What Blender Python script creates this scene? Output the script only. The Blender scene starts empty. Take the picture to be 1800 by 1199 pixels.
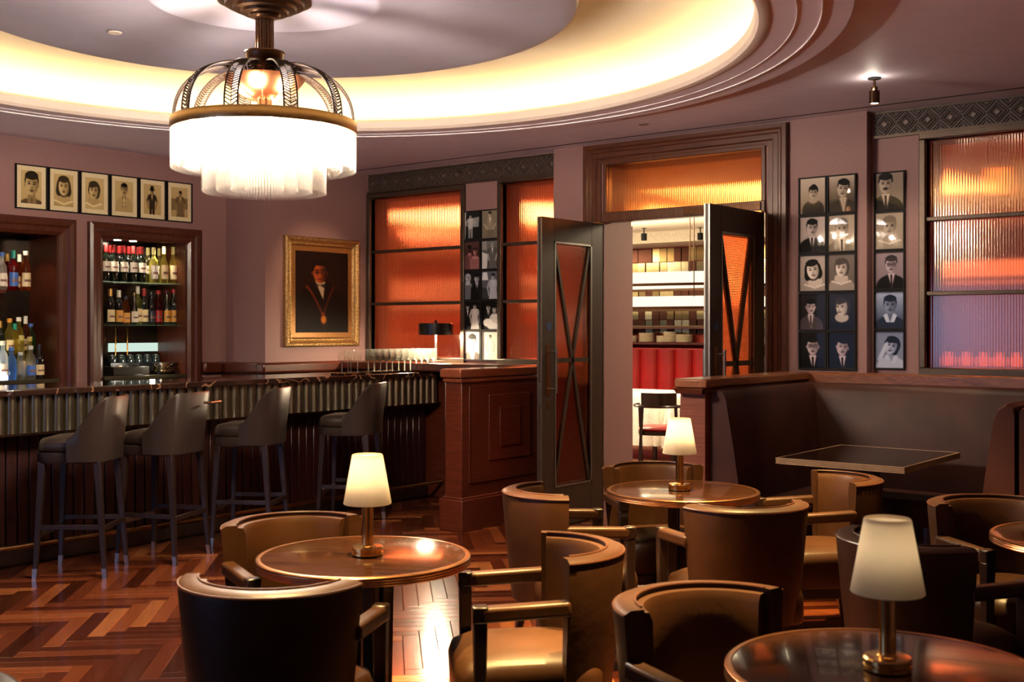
import bpy, math, random
import numpy as np
from mathutils import Vector, Matrix
random.seed(7); PI = math.pi
S = bpy.context.scene; COL = S.collection

# ------------------------------------------------------------------ camera, world, lights, exposure
CX, SX = .7809, .6247            # the camera looks along (-SX, CX); room walls run along world X and Y
def c2w(x, d): return (x*CX - d*SX, x*SX + d*CX)
def px_at_X(px, X): a = (px-900)/2000; d = X/(a*CX-SX); return d*(a*SX+CX)      # world Y
def px_at_Y(px, Y): a = (px-900)/2000; d = Y/(a*SX+CX); return d*(a*CX-SX)      # world X

cd = bpy.data.cameras.new('camera'); cam = bpy.data.objects.new('camera', cd); COL.objects.link(cam)
cam.location = (0, 0, 1.5); cam.rotation_euler = (PI/2, 0, math.asin(SX))
cd.sensor_width = 36; cd.lens = 40; cd.shift_y = -21.5/1800; cd.clip_start = .05
cd.dof.use_dof = True; cd.dof.focus_distance = 8.0; cd.dof.aperture_fstop = 5.6
S.camera = cam
S.view_settings.view_transform = 'Standard'; S.view_settings.look = 'None'
S.view_settings.gamma = 1; S.view_settings.use_curve_mapping = False
S.view_settings.exposure = 1.22
w = bpy.data.worlds.new('night'); S.world = w; w.use_nodes = True
w.node_tree.nodes['Background'].inputs[0].default_value = (.10, .13, .22, 1)
w.node_tree.nodes['Background'].inputs[1].default_value = .3
S.cycles.max_bounces = 7; S.cycles.diffuse_bounces = 4; S.cycles.glossy_bounces = 4
S.cycles.transmission_bounces = 6; S.cycles.transparent_max_bounces = 12
S.cycles.caustics_reflective = False; S.cycles.caustics_refractive = False
S.cycles.sample_clamp_indirect = 4; S.cycles.use_denoising = True
CHX, CHY = c2w(-1.25, 5.75)      # chandelier axis
WARM = (1, .70, .40); COOL = (.30, .48, 1)

def light(name, kind, loc, energy, color, size=.1, target=None, size_y=None, spot=None, blend=.6):
    l = bpy.data.lights.new(name, kind); l.energy = energy; l.color = color
    if kind == 'AREA':
        l.size = size
        if size_y: l.shape = 'RECTANGLE'; l.size_y = size_y
    else: l.shadow_soft_size = size
    if kind == 'SPOT': l.spot_size = math.radians(spot); l.spot_blend = blend
    o = bpy.data.objects.new(name, l); COL.objects.link(o); o.location = loc
    if target is not None:
        o.rotation_euler = (Vector(target)-Vector(loc)).to_track_quat('-Z', 'Y').to_euler()
    return o
# daylight coming through the windows of the street side, behind and to the left of the camera
WINS = ((-7.7, -6.3), (-6.0, -3.6))
for a, b in WINS:
    light('window_daylight', 'AREA', ((a+b)/2, -2.5, 1.5), 3.4*(b-a), COOL, b-a, ((a+b)/2, 5, 1.5), 1.25)
# ceiling downlights over the seating
SPOTS = []
def down(x, d, e, sp=62, col=WARM, z=2.9):
    X, Y = c2w(x, d); SPOTS.append((X, Y))
    light('downlight_beam', 'SPOT', (X, Y, z), e, col, .035, (X, Y, 0), spot=sp)
GOLD = (1, .64, .22)
def wdown(X, Y, e, sp): down(X*CX+Y*SX, -X*SX+Y*CX, e, sp)
wdown(-3.15, 7.25, 14, 50)
down(-.70, 3.75, 520, 50, GOLD); down(.10, 4.40, 900, 44, GOLD); down(1.0, 5.30, 620, 50, GOLD); down(.55, 3.42, 900, 36, GOLD); down(1.70, 5.10, 300, 50, GOLD)
down(-1.9, 3.9, 40, col=GOLD); down(-1.6, 6.6, 30); down(-.55, 7.6, 60); 
bx, by = -2.42, 6.98
down(bx*CX+by*SX, -bx*SX+by*CX, 26, 34)
down(-1.95*CX+6.2*SX, 1.95*SX+6.2*CX, 16, 50)
# restaurant beyond the glass
light('restaurant_area_light', 'AREA', (-3.7, 9.2, 2.88), 26, (1, .78, .50), .8, (-3.9, 9.0, 0), .8)  # added to brighten the dark door jamb; no known fitting
for X, e_ in ((-12.5, 190), (-8.5, 200), (-4.5, 60)):
    light('restaurant_area_light', 'AREA', (X, 10.6, 2.85), e_, (1, .80, .52), 2.4, (X, 10.6, 0), 2.0)

# ------------------------------------------------------------------ materials
def nodes(name):
    m = bpy.data.materials.new(name); m.use_nodes = True; nt = m.node_tree
    return m, nt, nt.nodes['Principled BSDF'], nt.nodes['Material Output']
def setp(b, col=None, rough=None, metal=None, coat=None, spec=None, coat_rough=None):
    if col: b.inputs['Base Color'].default_value = (*col, 1)
    if rough is not None: b.inputs['Roughness'].default_value = rough
    if metal is not None: b.inputs['Metallic'].default_value = metal
    if coat is not None: b.inputs['Coat Weight'].default_value = coat
    if coat_rough is not None: b.inputs['Coat Roughness'].default_value = coat_rough
    if spec is not None: b.inputs['Specular IOR Level'].default_value = spec
def coord(nt, scale=(1, 1, 1), kind='Object'):
    t = nt.nodes.new('ShaderNodeTexCoord'); mp = nt.nodes.new('ShaderNodeMapping')
    mp.inputs['Scale'].default_value = scale; nt.links.new(t.outputs[kind], mp.inputs['Vector']); return mp.outputs[0]
def noise(nt, vec, scale, detail=3, dist=0):
    n = nt.nodes.new('ShaderNodeTexNoise'); n.inputs['Scale'].default_value = scale
    n.inputs['Detail'].default_value = detail; n.inputs['Distortion'].default_value = dist
    nt.links.new(vec, n.inputs['Vector']); return n.outputs['Fac']
def ramp(nt, fac, stops):
    r = nt.nodes.new('ShaderNodeValToRGB'); e = r.color_ramp.elements
    while len(e) < len(stops): e.new(.5)
    for k, (p, c) in enumerate(stops): e[k].position = p; e[k].color = (*c, 1)
    nt.links.new(fac, r.inputs[0]); return r.outputs[0]
def bump(nt, b, h, strength=.2, dist=.01):
    n = nt.nodes.new('ShaderNodeBump'); n.inputs['Strength'].default_value = strength
    n.inputs['Distance'].default_value = dist; nt.links.new(h, n.inputs['Height']); nt.links.new(n.outputs[0], b.inputs['Normal'])
    return n
def plain(name, col, rough=.5, metal=0, var=.12, scale=30, coat=0, spec=.5, bmp=0):
    m, nt, b, _ = nodes(name); setp(b, col, rough, metal, coat, spec)
    v = coord(nt); f = noise(nt, v, scale)
    c = ramp(nt, f, [(.3, tuple(x*(1-var) for x in col)), (.7, tuple(min(1, x*(1+var)) for x in col))])
    nt.links.new(c, b.inputs['Base Color'])
    if bmp: bump(nt, b, noise(nt, v, scale*4), bmp, .003)
    return m
def wood(name, c1, c2, scale=(1, 1, 14), rough=.32, coat=.4, sc=6, spec=.5):
    m, nt, b, _ = nodes(name); setp(b, c1, rough, 0, coat, spec, .12)
    v = coord(nt, scale); f = noise(nt, v, sc, 5, 1.2)
    nt.links.new(ramp(nt, f, [(.28, c1), (.52, tuple((a+b_)/2 for a, b_ in zip(c1, c2))), (.74, c2)]), b.inputs['Base Color'])
    bump(nt, b, f, .08, .002); return m
def emis(name, col, s):
    m, nt, b, o = nodes(name); e = nt.nodes.new('ShaderNodeEmission'); e.inputs[0].default_value = (*col, 1)
    e.inputs[1].default_value = s; nt.links.new(e.outputs[0], o.inputs[0]); return m
def front_fresnel(nt, ior, nrm=None):
    fr = nt.nodes.new('ShaderNodeFresnel'); fr.inputs[0].default_value = ior
    if nrm: nt.links.new(nrm, fr.inputs['Normal'])
    g = nt.nodes.new('ShaderNodeNewGeometry'); a = nt.nodes.new('ShaderNodeMath'); a.operation = 'SUBTRACT'; a.inputs[0].default_value = 1
    nt.links.new(g.outputs['Backfacing'], a.inputs[1]); b = nt.nodes.new('ShaderNodeMath'); b.operation = 'MULTIPLY'
    nt.links.new(fr.outputs[0], b.inputs[0]); nt.links.new(a.outputs[0], b.inputs[1]); return b.outputs[0]
def glassy(name, tint, clear=.55, rough=.02, trans=.25, ior=1.45):
    """thin glass: transparent + translucent + gloss"""
    m, nt, b, o = nodes(name)
    t = nt.nodes.new('ShaderNodeBsdfTransparent'); t.inputs[0].default_value = (*tint, 1)
    d = nt.nodes.new('ShaderNodeBsdfTranslucent'); d.inputs[0].default_value = (*tint, 1)
    g = nt.nodes.new('ShaderNodeBsdfGlossy'); g.inputs['Roughness'].default_value = rough
    m1 = nt.nodes.new('ShaderNodeMixShader'); m1.inputs[0].default_value = trans/(trans+clear)
    nt.links.new(t.outputs[0], m1.inputs[1]); nt.links.new(d.outputs[0], m1.inputs[2])
    m2 = nt.nodes.new('ShaderNodeMixShader'); nt.links.new(front_fresnel(nt, ior), m2.inputs[0])
    nt.links.new(m1.outputs[0], m2.inputs[1]); nt.links.new(g.outputs[0], m2.inputs[2]); nt.links.new(m2.outputs[0], o.inputs[0]); return m
def reeded(name, tint, axis='x', pitch=.018, rough=.10, ior=1.6):
    m, nt, b, o = nodes(name)
    rf = nt.nodes.new('ShaderNodeBsdfRefraction'); rf.inputs['IOR'].default_value = 1.12; rf.inputs['Roughness'].default_value = rough
    rf.inputs[0].default_value = (*tint, 1)
    gl = nt.nodes.new('ShaderNodeBsdfGlossy'); gl.inputs['Roughness'].default_value = .12; gl.inputs[0].default_value = (1, .75, .6, 1)
    tr = nt.nodes.new('ShaderNodeBsdfTranslucent'); tr.inputs[0].default_value = (*tint, 1)
    v = coord(nt); sep = nt.nodes.new('ShaderNodeSeparateXYZ'); nt.links.new(v, sep.inputs[0])
    mu = nt.nodes.new('ShaderNodeMath'); mu.operation = 'MULTIPLY'; mu.inputs[1].default_value = 2*PI/pitch
    nt.links.new(sep.outputs['X' if axis == 'x' else 'Z'], mu.inputs[0])
    si = nt.nodes.new('ShaderNodeMath'); si.operation = 'SINE'; nt.links.new(mu.outputs[0], si.inputs[0])
    bp = nt.nodes.new('ShaderNodeBump'); bp.inputs['Strength'].default_value = .8; bp.inputs['Distance'].default_value = .0025
    nt.links.new(si.outputs[0], bp.inputs['Height'])
    b2 = nt.nodes.new('ShaderNodeBump'); b2.inputs['Strength'].default_value = .12; b2.inputs['Distance'].default_value = .0025
    nt.links.new(si.outputs[0], b2.inputs['Height']); nt.links.new(bp.outputs[0], rf.inputs['Normal']); nt.links.new(b2.outputs[0], gl.inputs['Normal'])
    a = nt.nodes.new('ShaderNodeMixShader'); a.inputs[0].default_value = .12
    nt.links.new(rf.outputs[0], a.inputs[1]); nt.links.new(tr.outputs[0], a.inputs[2])
    c = nt.nodes.new('ShaderNodeMixShader'); nt.links.new(front_fresnel(nt, ior, bp.outputs[0]), c.inputs[0])
    nt.links.new(a.outputs[0], c.inputs[1]); nt.links.new(gl.outputs[0], c.inputs[2]); nt.links.new(c.outputs[0], o.inputs[0]); return m

M = {}
M['wall'] = plain('mauve_brown_paint', (.285, .152, .142), .62, var=.06, scale=60, bmp=.05)
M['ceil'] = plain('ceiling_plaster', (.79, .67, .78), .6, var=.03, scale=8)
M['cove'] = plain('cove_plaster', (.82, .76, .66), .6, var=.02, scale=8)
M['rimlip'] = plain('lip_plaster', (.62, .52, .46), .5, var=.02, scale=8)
M['mahog'] = wood('mahogany', (.050, .009, .004), (.120, .023, .009), (1, 1, 12))
M['mahog_v'] = wood('mahogany_upright', (.045, .010, .005), (.110, .026, .011), (12, 12, 1), coat=.15)
M['walnut'] = wood('walnut_casing', (.052, .014, .007), (.130, .038, .015), (10, 10, 1), .35)
M['darkwood'] = wood('dark_bronze_wood', (.026, .013, .007), (.060, .032, .016), (10, 10, 1), .42, .0, spec=.4)
M['legwood'] = plain('espresso_wood', (.016, .008, .006), .30, coat=.3)
M['slat'] = wood('rosewood_slat', (.012, .0025, .002), (.036, .006, .004), (8, 8, 1), .4, .2)
M['veneer'] = wood('striped_veneer', (.14, .035, .018), (.26, .080, .042), (1, 1, 30), .4, .2, 4)
M['leather'] = plain('brown_leather', (.036, .0130, .0046), .41, var=.2, scale=7, bmp=.25, coat=.0, spec=.30)
M['piping'] = plain('leather_piping', (.060, .020, .010), .35)
M['booth'] = plain('oxblood_leather', (.048, .015, .010), .48, var=.25, scale=5, bmp=.3, coat=.0, spec=.28)
M['stool'] = plain('taupe_leather', (.023, .015, .012), .38, var=.15, scale=9, bmp=.2, coat=.0, spec=.45)
M['brass'] = plain('polished_brass', (.80, .50, .17), .16, 1, .06)
M['bronze'] = plain('antique_bronze', (.26, .135, .060), .30, 1, .15)
M['dbronze'] = plain('dark_bronze', (.10, .052, .030), .30, 1, .2)
M['copper'] = plain('copper_rim', (.42, .19, .085), .28, 1, .1)
M['steel'] = plain('brushed_nickel', (.42, .40, .36), .28, 1, .08)
M['edgemetal'] = plain('grey_metal_edge', (.30, .29, .26), .35, 1, .08)
M['flute'] = plain('pewter_flute', (.34, .30, .22), .30, 1, .10, 12)
M['black'] = plain('black_lacquer', (.008, .007, .007), .6, spec=.2)
M['gilt'] = plain('gilt_moulding', (.42, .26, .10), .36, .8, .45, 60, bmp=.8)
M['giltdark'] = plain('gilt_slip', (.30, .14, .04), .45, .5, .2, 60)
M['frieze'] = plain('frieze_taupe', (.050, .034, .028), .5, .0)
M['friezed'] = plain('frieze_raised', (.100, .066, .052), .5, .0, spec=.3)
M['friezel'] = plain('frieze_silver', (.13, .095, .078), .45, .3)
M['winframe'] = plain('window_bronze', (.085, .058, .040), .36, .6)
M['shade'] = None
M['red'] = plain('red_leather', (.25, .007, .007), .34, var=.15, scale=6)
M['redwall'] = plain('red_lacquer_wall', (.55, .06, .03), .5)
M['cream'] = plain('cream_plaster', (.80, .70, .52), .6)
M['cloth'] = plain('white_cloth', (.80, .76, .68), .8, bmp=.2)
M['china'] = plain('white_china', (.80, .72, .55), .3)
M['mirror'] = plain('antique_mirror', (.55, .40, .20), .10, 1, .2)
M['mirrord'] = plain('smoked_mirror', (.05, .035, .025), .12, .8, .2)
M['silver'] = plain('polished_silver', (.80, .72, .58), .10, 1, .05)
M['mat_board'] = plain('cream_mat', (.78, .66, .40), .7, var=.03)
M['gshelf'] = glassy('shelf_glass', (.75, .85, .75), .7, .03, .2)
M['clear'] = glassy('clear_glass', (.97, .97, .95), .93, .02, .03)
M['clearstem'] = glassy('glass_stem', (.98, .98, .96), .55, .02, .35)
M['rod'] = glassy('crystal_rod', (1, .98, .95), .97, .05, .012, 1.35)
M['reed'] = reeded('copper_reeded_glass', (.88, .40, .26), rough=.22)
M['reed_booth'] = reeded('copper_booth_glass', (1, .44, .26), rough=.20, ior=2.7)
M['reed_door'] = reeded('copper_door_glass', (1, .44, .24), 'z', .012)
M['reed_transom'] = reeded('amber_transom_glass', (1, .55, .28), pitch=.016, rough=.16)

def make_floor_mat():
    m, nt, b, _ = nodes('parquet'); setp(b, (.2, .06, .02), .20, 0, .5, .5, .10)
    a = nt.nodes.new('ShaderNodeAttribute'); a.attribute_name = 'tone'; a.attribute_type = 'GEOMETRY'
    sep = nt.nodes.new('ShaderNodeSeparateColor'); nt.links.new(a.outputs['Color'], sep.inputs[0])
    uv = nt.nodes.new('ShaderNodeAttribute'); uv.attribute_name = 'grain'; uv.attribute_type = 'GEOMETRY'
    mp = nt.nodes.new('ShaderNodeMapping'); mp.inputs['Scale'].default_value = (3, 60, 1); nt.links.new(uv.outputs['Vector'], mp.inputs[0])
    f = noise(nt, mp.outputs[0], 1.0, 4, .6)
    ad = nt.nodes.new('ShaderNodeMath'); ad.operation = 'MULTIPLY_ADD'; ad.inputs[1].default_value = .35; nt.links.new(f, ad.inputs[0])
    nt.links.new(sep.outputs[0], ad.inputs[2])
    nt.links.new(ramp(nt, ad.outputs[0], [(.15, (.032, .006, .002)), (.5, (.090, .018, .006)), (.85, (.20, .048, .014)), (1, (.32, .10, .028))]), b.inputs['Base Color'])
    bump(nt, b, f, .04, .001); return m
M['parquet'] = make_floor_mat()
def make_marble():
    m, nt, b, _ = nodes('brown_marble'); setp(b, (.03, .012, .008), .10, 0, .6, .5, .03)
    v = coord(nt); n2 = noise(nt, v, 3, 4, .5)
    va = nt.nodes.new('ShaderNodeTexVoronoi'); va.feature = 'DISTANCE_TO_EDGE'; va.inputs['Scale'].default_value = 3.2
    mx = nt.nodes.new('ShaderNodeMix'); mx.data_type = 'VECTOR'; mx.inputs[0].default_value = .35
    nt.links.new(v, mx.inputs[4])
    nn = nt.nodes.new('ShaderNodeTexNoise'); nn.inputs['Scale'].default_value = 4; nt.links.new(v, nn.inputs['Vector'])
    nt.links.new(nn.outputs['Color'], mx.inputs[5]); nt.links.new(mx.outputs[1], va.inputs['Vector'])
    nt.links.new(ramp(nt, va.outputs['Distance'], [(0, (.42, .24, .14)), (.010, (.16, .07, .035)), (.022, (.030, .012, .008)), (1, (.020, .009, .007))]), b.inputs['Base Color']); return m
M['marble'] = make_marble()
def make_shade():
    m, nt, b, o = nodes('lampshade_parchment')
    d = nt.nodes.new('ShaderNodeBsdfDiffuse'); d.inputs[0].default_value = (.85, .76, .62, 1)
    t = nt.nodes.new('ShaderNodeBsdfTranslucent'); t.inputs[0].default_value = (.9, .82, .68, 1)
    x = nt.nodes.new('ShaderNodeMixShader'); x.inputs[0].default_value = .5
    nt.links.new(d.outputs[0], x.inputs[1]); nt.links.new(t.outputs[0], x.inputs[2]); nt.links.new(x.outputs[0], o.inputs[0]); return m
M['shade'] = make_shade()
def make_top():
    m, nt, b, _ = nodes('polished_table_wood'); setp(b, (.05, .018, .009), .12, 0, .22, .25, .03)
    v = coord(nt, (1, 8, 1)); f = noise(nt, v, 5, 4, 1)
    nt.links.new(ramp(nt, f, [(.3, (.014, .006, .004)), (.7, (.040, .015, .007))]), b.inputs['Base Color']); return m
M['top'] = make_top()
def make_print():
    m, nt, b, _ = nodes('photographic_print'); setp(b, (1, 1, 1), .6, 0, .20, .1, .02)
    a = nt.nodes.new('ShaderNodeAttribute'); a.attribute_name = 'ink'; a.attribute_type = 'GEOMETRY'
    nt.links.new(a.outputs['Color'], b.inputs['Base Color']); return m
M['print'] = make_print()
def make_canvas():
    m, nt, b, _ = nodes('oil_canvas'); setp(b, (1, 1, 1), .6, 0, .0, .2, .2)
    a = nt.nodes.new('ShaderNodeAttribute'); a.attribute_name = 'ink'; a.attribute_type = 'GEOMETRY'
    nt.links.new(a.outputs['Color'], b.inputs['Base Color']); return m
M['canvas'] = make_canvas()
_mc = {}
def flat(col, rough=.4, metal=0, coat=0):
    k = (col, rough, metal, coat)
    if k not in _mc: _mc[k] = plain('tinted_finish', col, rough, metal, .08, 20, coat)
    return _mc[k]
_gc = {}
def bottle_glass(col, clear=.3, tr=.4):
    k = (col, clear, tr)
    if k not in _gc: _gc[k] = glassy('bottle_glass', col, clear, .04, tr)
    return _gc[k]

# ------------------------------------------------------------------ mesh helpers
class MB:
    def __init__(s): s.v = []; s.f = []
    def add(s, vs, fs):
        o = len(s.v); s.v += [tuple(p) for p in vs]; s.f += [tuple(i+o for i in f) for f in fs]; return s
    def box(s, x0, x1, y0, y1, z0, z1):
        return s.add([(x0,y0,z0),(x1,y0,z0),(x1,y1,z0),(x0,y1,z0),(x0,y0,z1),(x1,y0,z1),(x1,y1,z1),(x0,y1,z1)],
                     [(0,3,2,1),(4,5,6,7),(0,1,5,4),(1,2,6,5),(2,3,7,6),(3,0,4,7)])
    def cbox(s, c, d): return s.box(c[0]-d[0]/2, c[0]+d[0]/2, c[1]-d[1]/2, c[1]+d[1]/2, c[2]-d[2]/2, c[2]+d[2]/2)
    def taper(s, c0, d0, c1, d1):      # four-sided post from centre c0 (size d0) to c1 (size d1)
        vs = []
        for c, d in ((c0, d0), (c1, d1)):
            for sx, sy in ((-1,-1),(1,-1),(1,1),(-1,1)): vs.append((c[0]+sx*d/2, c[1]+sy*d/2, c[2]))
        return s.add(vs, [(0,3,2,1),(4,5,6,7),(0,1,5,4),(1,2,6,5),(2,3,7,6),(3,0,4,7)])
    def lathe(s, prof, n=24, c=(0,0), a0=0, a1=2*PI):
        full = abs(a1-a0-2*PI) < 1e-6; m = n if full else n+1; vs = []
        for i in range(m):
            a = a0+(a1-a0)*i/n
            for r, z in prof: vs.append((c[0]+r*math.cos(a), c[1]+r*math.sin(a), z))
        k = len(prof); fs = []
        for i in range(n):
            j = (i+1) % m
            for q in range(k-1): fs.append((i*k+q, j*k+q, j*k+q+1, i*k+q+1))
        return s.add(vs, fs)
    def tube(s, pts, r, n=8, cap=True):
        pts = [Vector(p) for p in pts]; vs = []; fs = []
        for i, p in enumerate(pts):
            t = (pts[min(i+1, len(pts)-1)]-pts[max(i-1, 0)]).normalized()
            up = Vector((0,0,1)) if abs(t.z) < .95 else Vector((1,0,0))
            u = t.cross(up).normalized(); w_ = u.cross(t); rr = r[i] if isinstance(r, (list, tuple)) else r
            for k in range(n):
                a = 2*PI*k/n; vs.append(p+u*rr*math.cos(a)+w_*rr*math.sin(a))
        for i in range(len(pts)-1):
            for k in range(n): fs.append((i*n+k, i*n+(k+1)%n, (i+1)*n+(k+1)%n, (i+1)*n+k))
        if cap: fs.append(tuple(range(n))[::-1]); fs.append(tuple((len(pts)-1)*n+k for k in range(n)))
        return s.add(vs, fs)
    def bar(s, a, b, w_, h, up=(0,0,1)):
        a, b = Vector(a), Vector(b); t = (b-a).normalized(); up = Vector(up); u = t.cross(up)
        if u.length < 1e-4: u = t.cross(Vector((1,0,0)))
        u.normalize(); v = u.cross(t).normalized(); vs = []
        for p in (a, b):
            for sx, sy in ((-1,-1),(1,-1),(1,1),(-1,1)): vs.append(p+u*sx*w_/2+v*sy*h/2)
        return s.add(vs, [(0,1,2,3),(7,6,5,4),(0,4,5,1),(1,5,6,2),(2,6,7,3),(3,7,4,0)])
    def prism(s, poly, z0, z1, axis='z'):
        n = len(poly); f = {'z': lambda a, b, h: (a, b, h), 'y': lambda a, b, h: (a, h, b), 'x': lambda a, b, h: (h, a, b)}[axis]
        vs = [f(a, b, z0) for a, b in poly]+[f(a, b, z1) for a, b in poly]
        return s.add(vs, [tuple(range(n))[::-1], tuple(range(n, 2*n))]+[(i, (i+1)%n, (i+1)%n+n, i+n) for i in range(n)])
    def rings(s, rs, cap0=True, cap1=True):    # list of equal-length loops
        n = len(rs[0]); vs = [p for r in rs for p in r]; fs = []
        for i in range(len(rs)-1):
            for k in range(n): fs.append((i*n+k, i*n+(k+1)%n, (i+1)*n+(k+1)%n, (i+1)*n+k))
        if cap0: fs.append(tuple(range(n))[::-1])
        if cap1: fs.append(tuple((len(rs)-1)*n+k for k in range(n)))
        return s.add(vs, fs)
    def build(s, name, mat, parent=None, bev=0, smooth=True, seg=2, ang=35):
        me = bpy.data.meshes.new(name); me.from_pydata(s.v, [], s.f); me.update()
        import bmesh
        bm = bmesh.new(); bm.from_mesh(me); bmesh.ops.recalc_face_normals(bm, faces=bm.faces); bm.to_mesh(me); bm.free()
        me.materials.append(mat)
        if smooth:
            me.shade_smooth(); me.set_sharp_from_angle(angle=math.radians(ang))
        o = bpy.data.objects.new(name, me); COL.objects.link(o)
        if parent: o.parent = parent
        if bev:
            b = o.modifiers.new('edge', 'BEVEL'); b.width = bev; b.segments = seg; b.limit_method = 'ANGLE'; b.angle_limit = math.radians(40)
        return o
def sup(cx, cy, rx, ry, z, e=4, n=32):         # superellipse loop
    out = []
    for k in range(n):
        a = 2*PI*k/n; c, s_ = math.cos(a), math.sin(a)
        out.append((cx+rx*math.copysign(abs(c)**(2/e), c), cy+ry*math.copysign(abs(s_)**(2/e), s_), z))
    return out
def tag(o, label=None, cat=None, group=None, kind=None):
    if label: o['label'] = label
    if cat: o['category'] = cat
    if group: o['group'] = group
    if kind: o['kind'] = kind
    return o
def thing(name, loc=(0,0,0), rz=0, label=None, cat=None, group=None, kind=None):
    o = bpy.data.objects.new(name, None); COL.objects.link(o); o.location = loc; o.rotation_euler = (0, 0, rz)
    return tag(o, label, cat, group, kind)
def copy_tree(o, parent=None):
    c = o.copy(); COL.objects.link(c); c.parent = parent
    for ch in list(o.children): copy_tree(ch, c)
    return c
def struct(name, mb, mat, bev=0, label=None):
    return tag(mb.build(name, mat, bev=bev), label, kind='structure')

# ------------------------------------------------------------------ large structure
ZC = 2.98; YD = 7.55; YW = 7.65; XP = -7.90; XL = -8.45; YR = 6.42; XR = 2.2; YF = -2.6
# floor: base slab + herringbone planks
fl = struct('floor', MB().box(XL-.6, XR, YF, 8.0, -.08, -.012), flat((.02, .008, .005)), label='dark red herringbone parquet floor')
def project(p):
    x = p[0]*CX+p[1]*SX; d = -p[0]*SX+p[1]*CX
    return (900+2000*x/d, 578+2000*(1.5-p[2])/d, d) if d > .3 else None
def build_planks():
    L, Wd, g = .56, .082, .0006
    e1 = Vector((-1, 1, 0)).normalized(); e2 = Vector((1, 1, 0)).normalized()
    pl = []; n = int(round(L/Wd)); rng = random.Random(3)
    # herringbone on the 45 degree grid
    for i in range(-120, 121):
        for j in range(-24, 25):
            # unit step of the classic herringbone lattice
            for o_ in (0, 1):
                bx, by = i*Wd + j*L, i*Wd - j*L
                if o_ == 0: u0, v0, uu, vv = bx, by, L, Wd
                else: u0, v0, uu, vv = bx, by+Wd, Wd, L
                c = e1*(u0+uu/2)+e2*(v0+vv/2) + Vector((-3.5, 3.5, 0))
                if not (XL < c.x < XR and -1.5 < c.y < 7.9): continue
                pr = project((c.x, c.y, 0))
                if pr is None or not (-160 < pr[0] < 1960 and pr[1] < 1420) or pr[2] < 2.0: continue
                if c.x < -7.1: continue
                pl.append((c, uu, vv, o_, pr))
    # visible ones: inside the frame, and not under the furniture that hides them
    def seen(p):
        x, y, d = p
        if not (-30 < x < 1830 and y < 1230): return -1
        s_ = 1/(d**1.6)
        if x > 1230 and y < 980: s_ *= .1
        if x > 1000 and y < 860: s_ *= .1
        if 300 < x < 620 and y > 1030: s_ *= .15
        if 1080 < x < 1380 and y > 1030: s_ *= .2
        if x > 1480: s_ *= .3
        return s_
    pl.sort(key=lambda t: -seen(t[4]))
    def plank_geo(c, uu, vv, o_):
        h = -.0 - rng.random()*.0008; a, b = uu/2-g, vv/2-g; t = .0022
        P = []
        for z, q in ((-.012, 0), (h-.001, 0), (h, t)):
            for sx, sy in ((-1,-1),(1,-1),(1,1),(-1,1)): P.append(c+e1*sx*(a-q)+e2*sy*(b-q)+Vector((0,0,z)))
        F = [(8,9,10,11)]
        for k in (0, 4):
            for q in range(4): F.append((k+q, k+(q+1)%4, k+4+(q+1)%4, k+4+q))
        return P, F
    def mk(name, lst):
        V, F, T, G = [], [], [], []
        for c, uu, vv, o_, pr in lst:
            P, f = plank_geo(c, uu, vv, o_); k = len(V); V += [tuple(p) for p in P]; F += [tuple(i+k for i in x) for x in f]
            tone = rng.random()**1.3*.85; off = rng.random()*50
            for p in P:
                T += [tone, tone, tone, 1]; q = p-c
                a_, b_ = q.dot(e1), q.dot(e2)
                G += [(a_ if o_ == 0 else b_)+off, (b_ if o_ == 0 else a_)+off, 0]
        me = bpy.data.meshes.new(name); me.from_pydata(V, [], F)
        at = me.color_attributes.new('tone', 'FLOAT_COLOR', 'POINT'); at.data.foreach_set('color', T)
        gt = me.attributes.new('grain', 'FLOAT_VECTOR', 'POINT'); gt.data.foreach_set('vector', G)
        me.materials.append(M['parquet']); o = bpy.data.objects.new(name, me); COL.objects.link(o); o.parent = fl; return o
    for p in pl[:298]: mk('plank', [p])
    tag(mk('parquet_planks', pl[298:]), kind='stuff')
build_planks()

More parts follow.
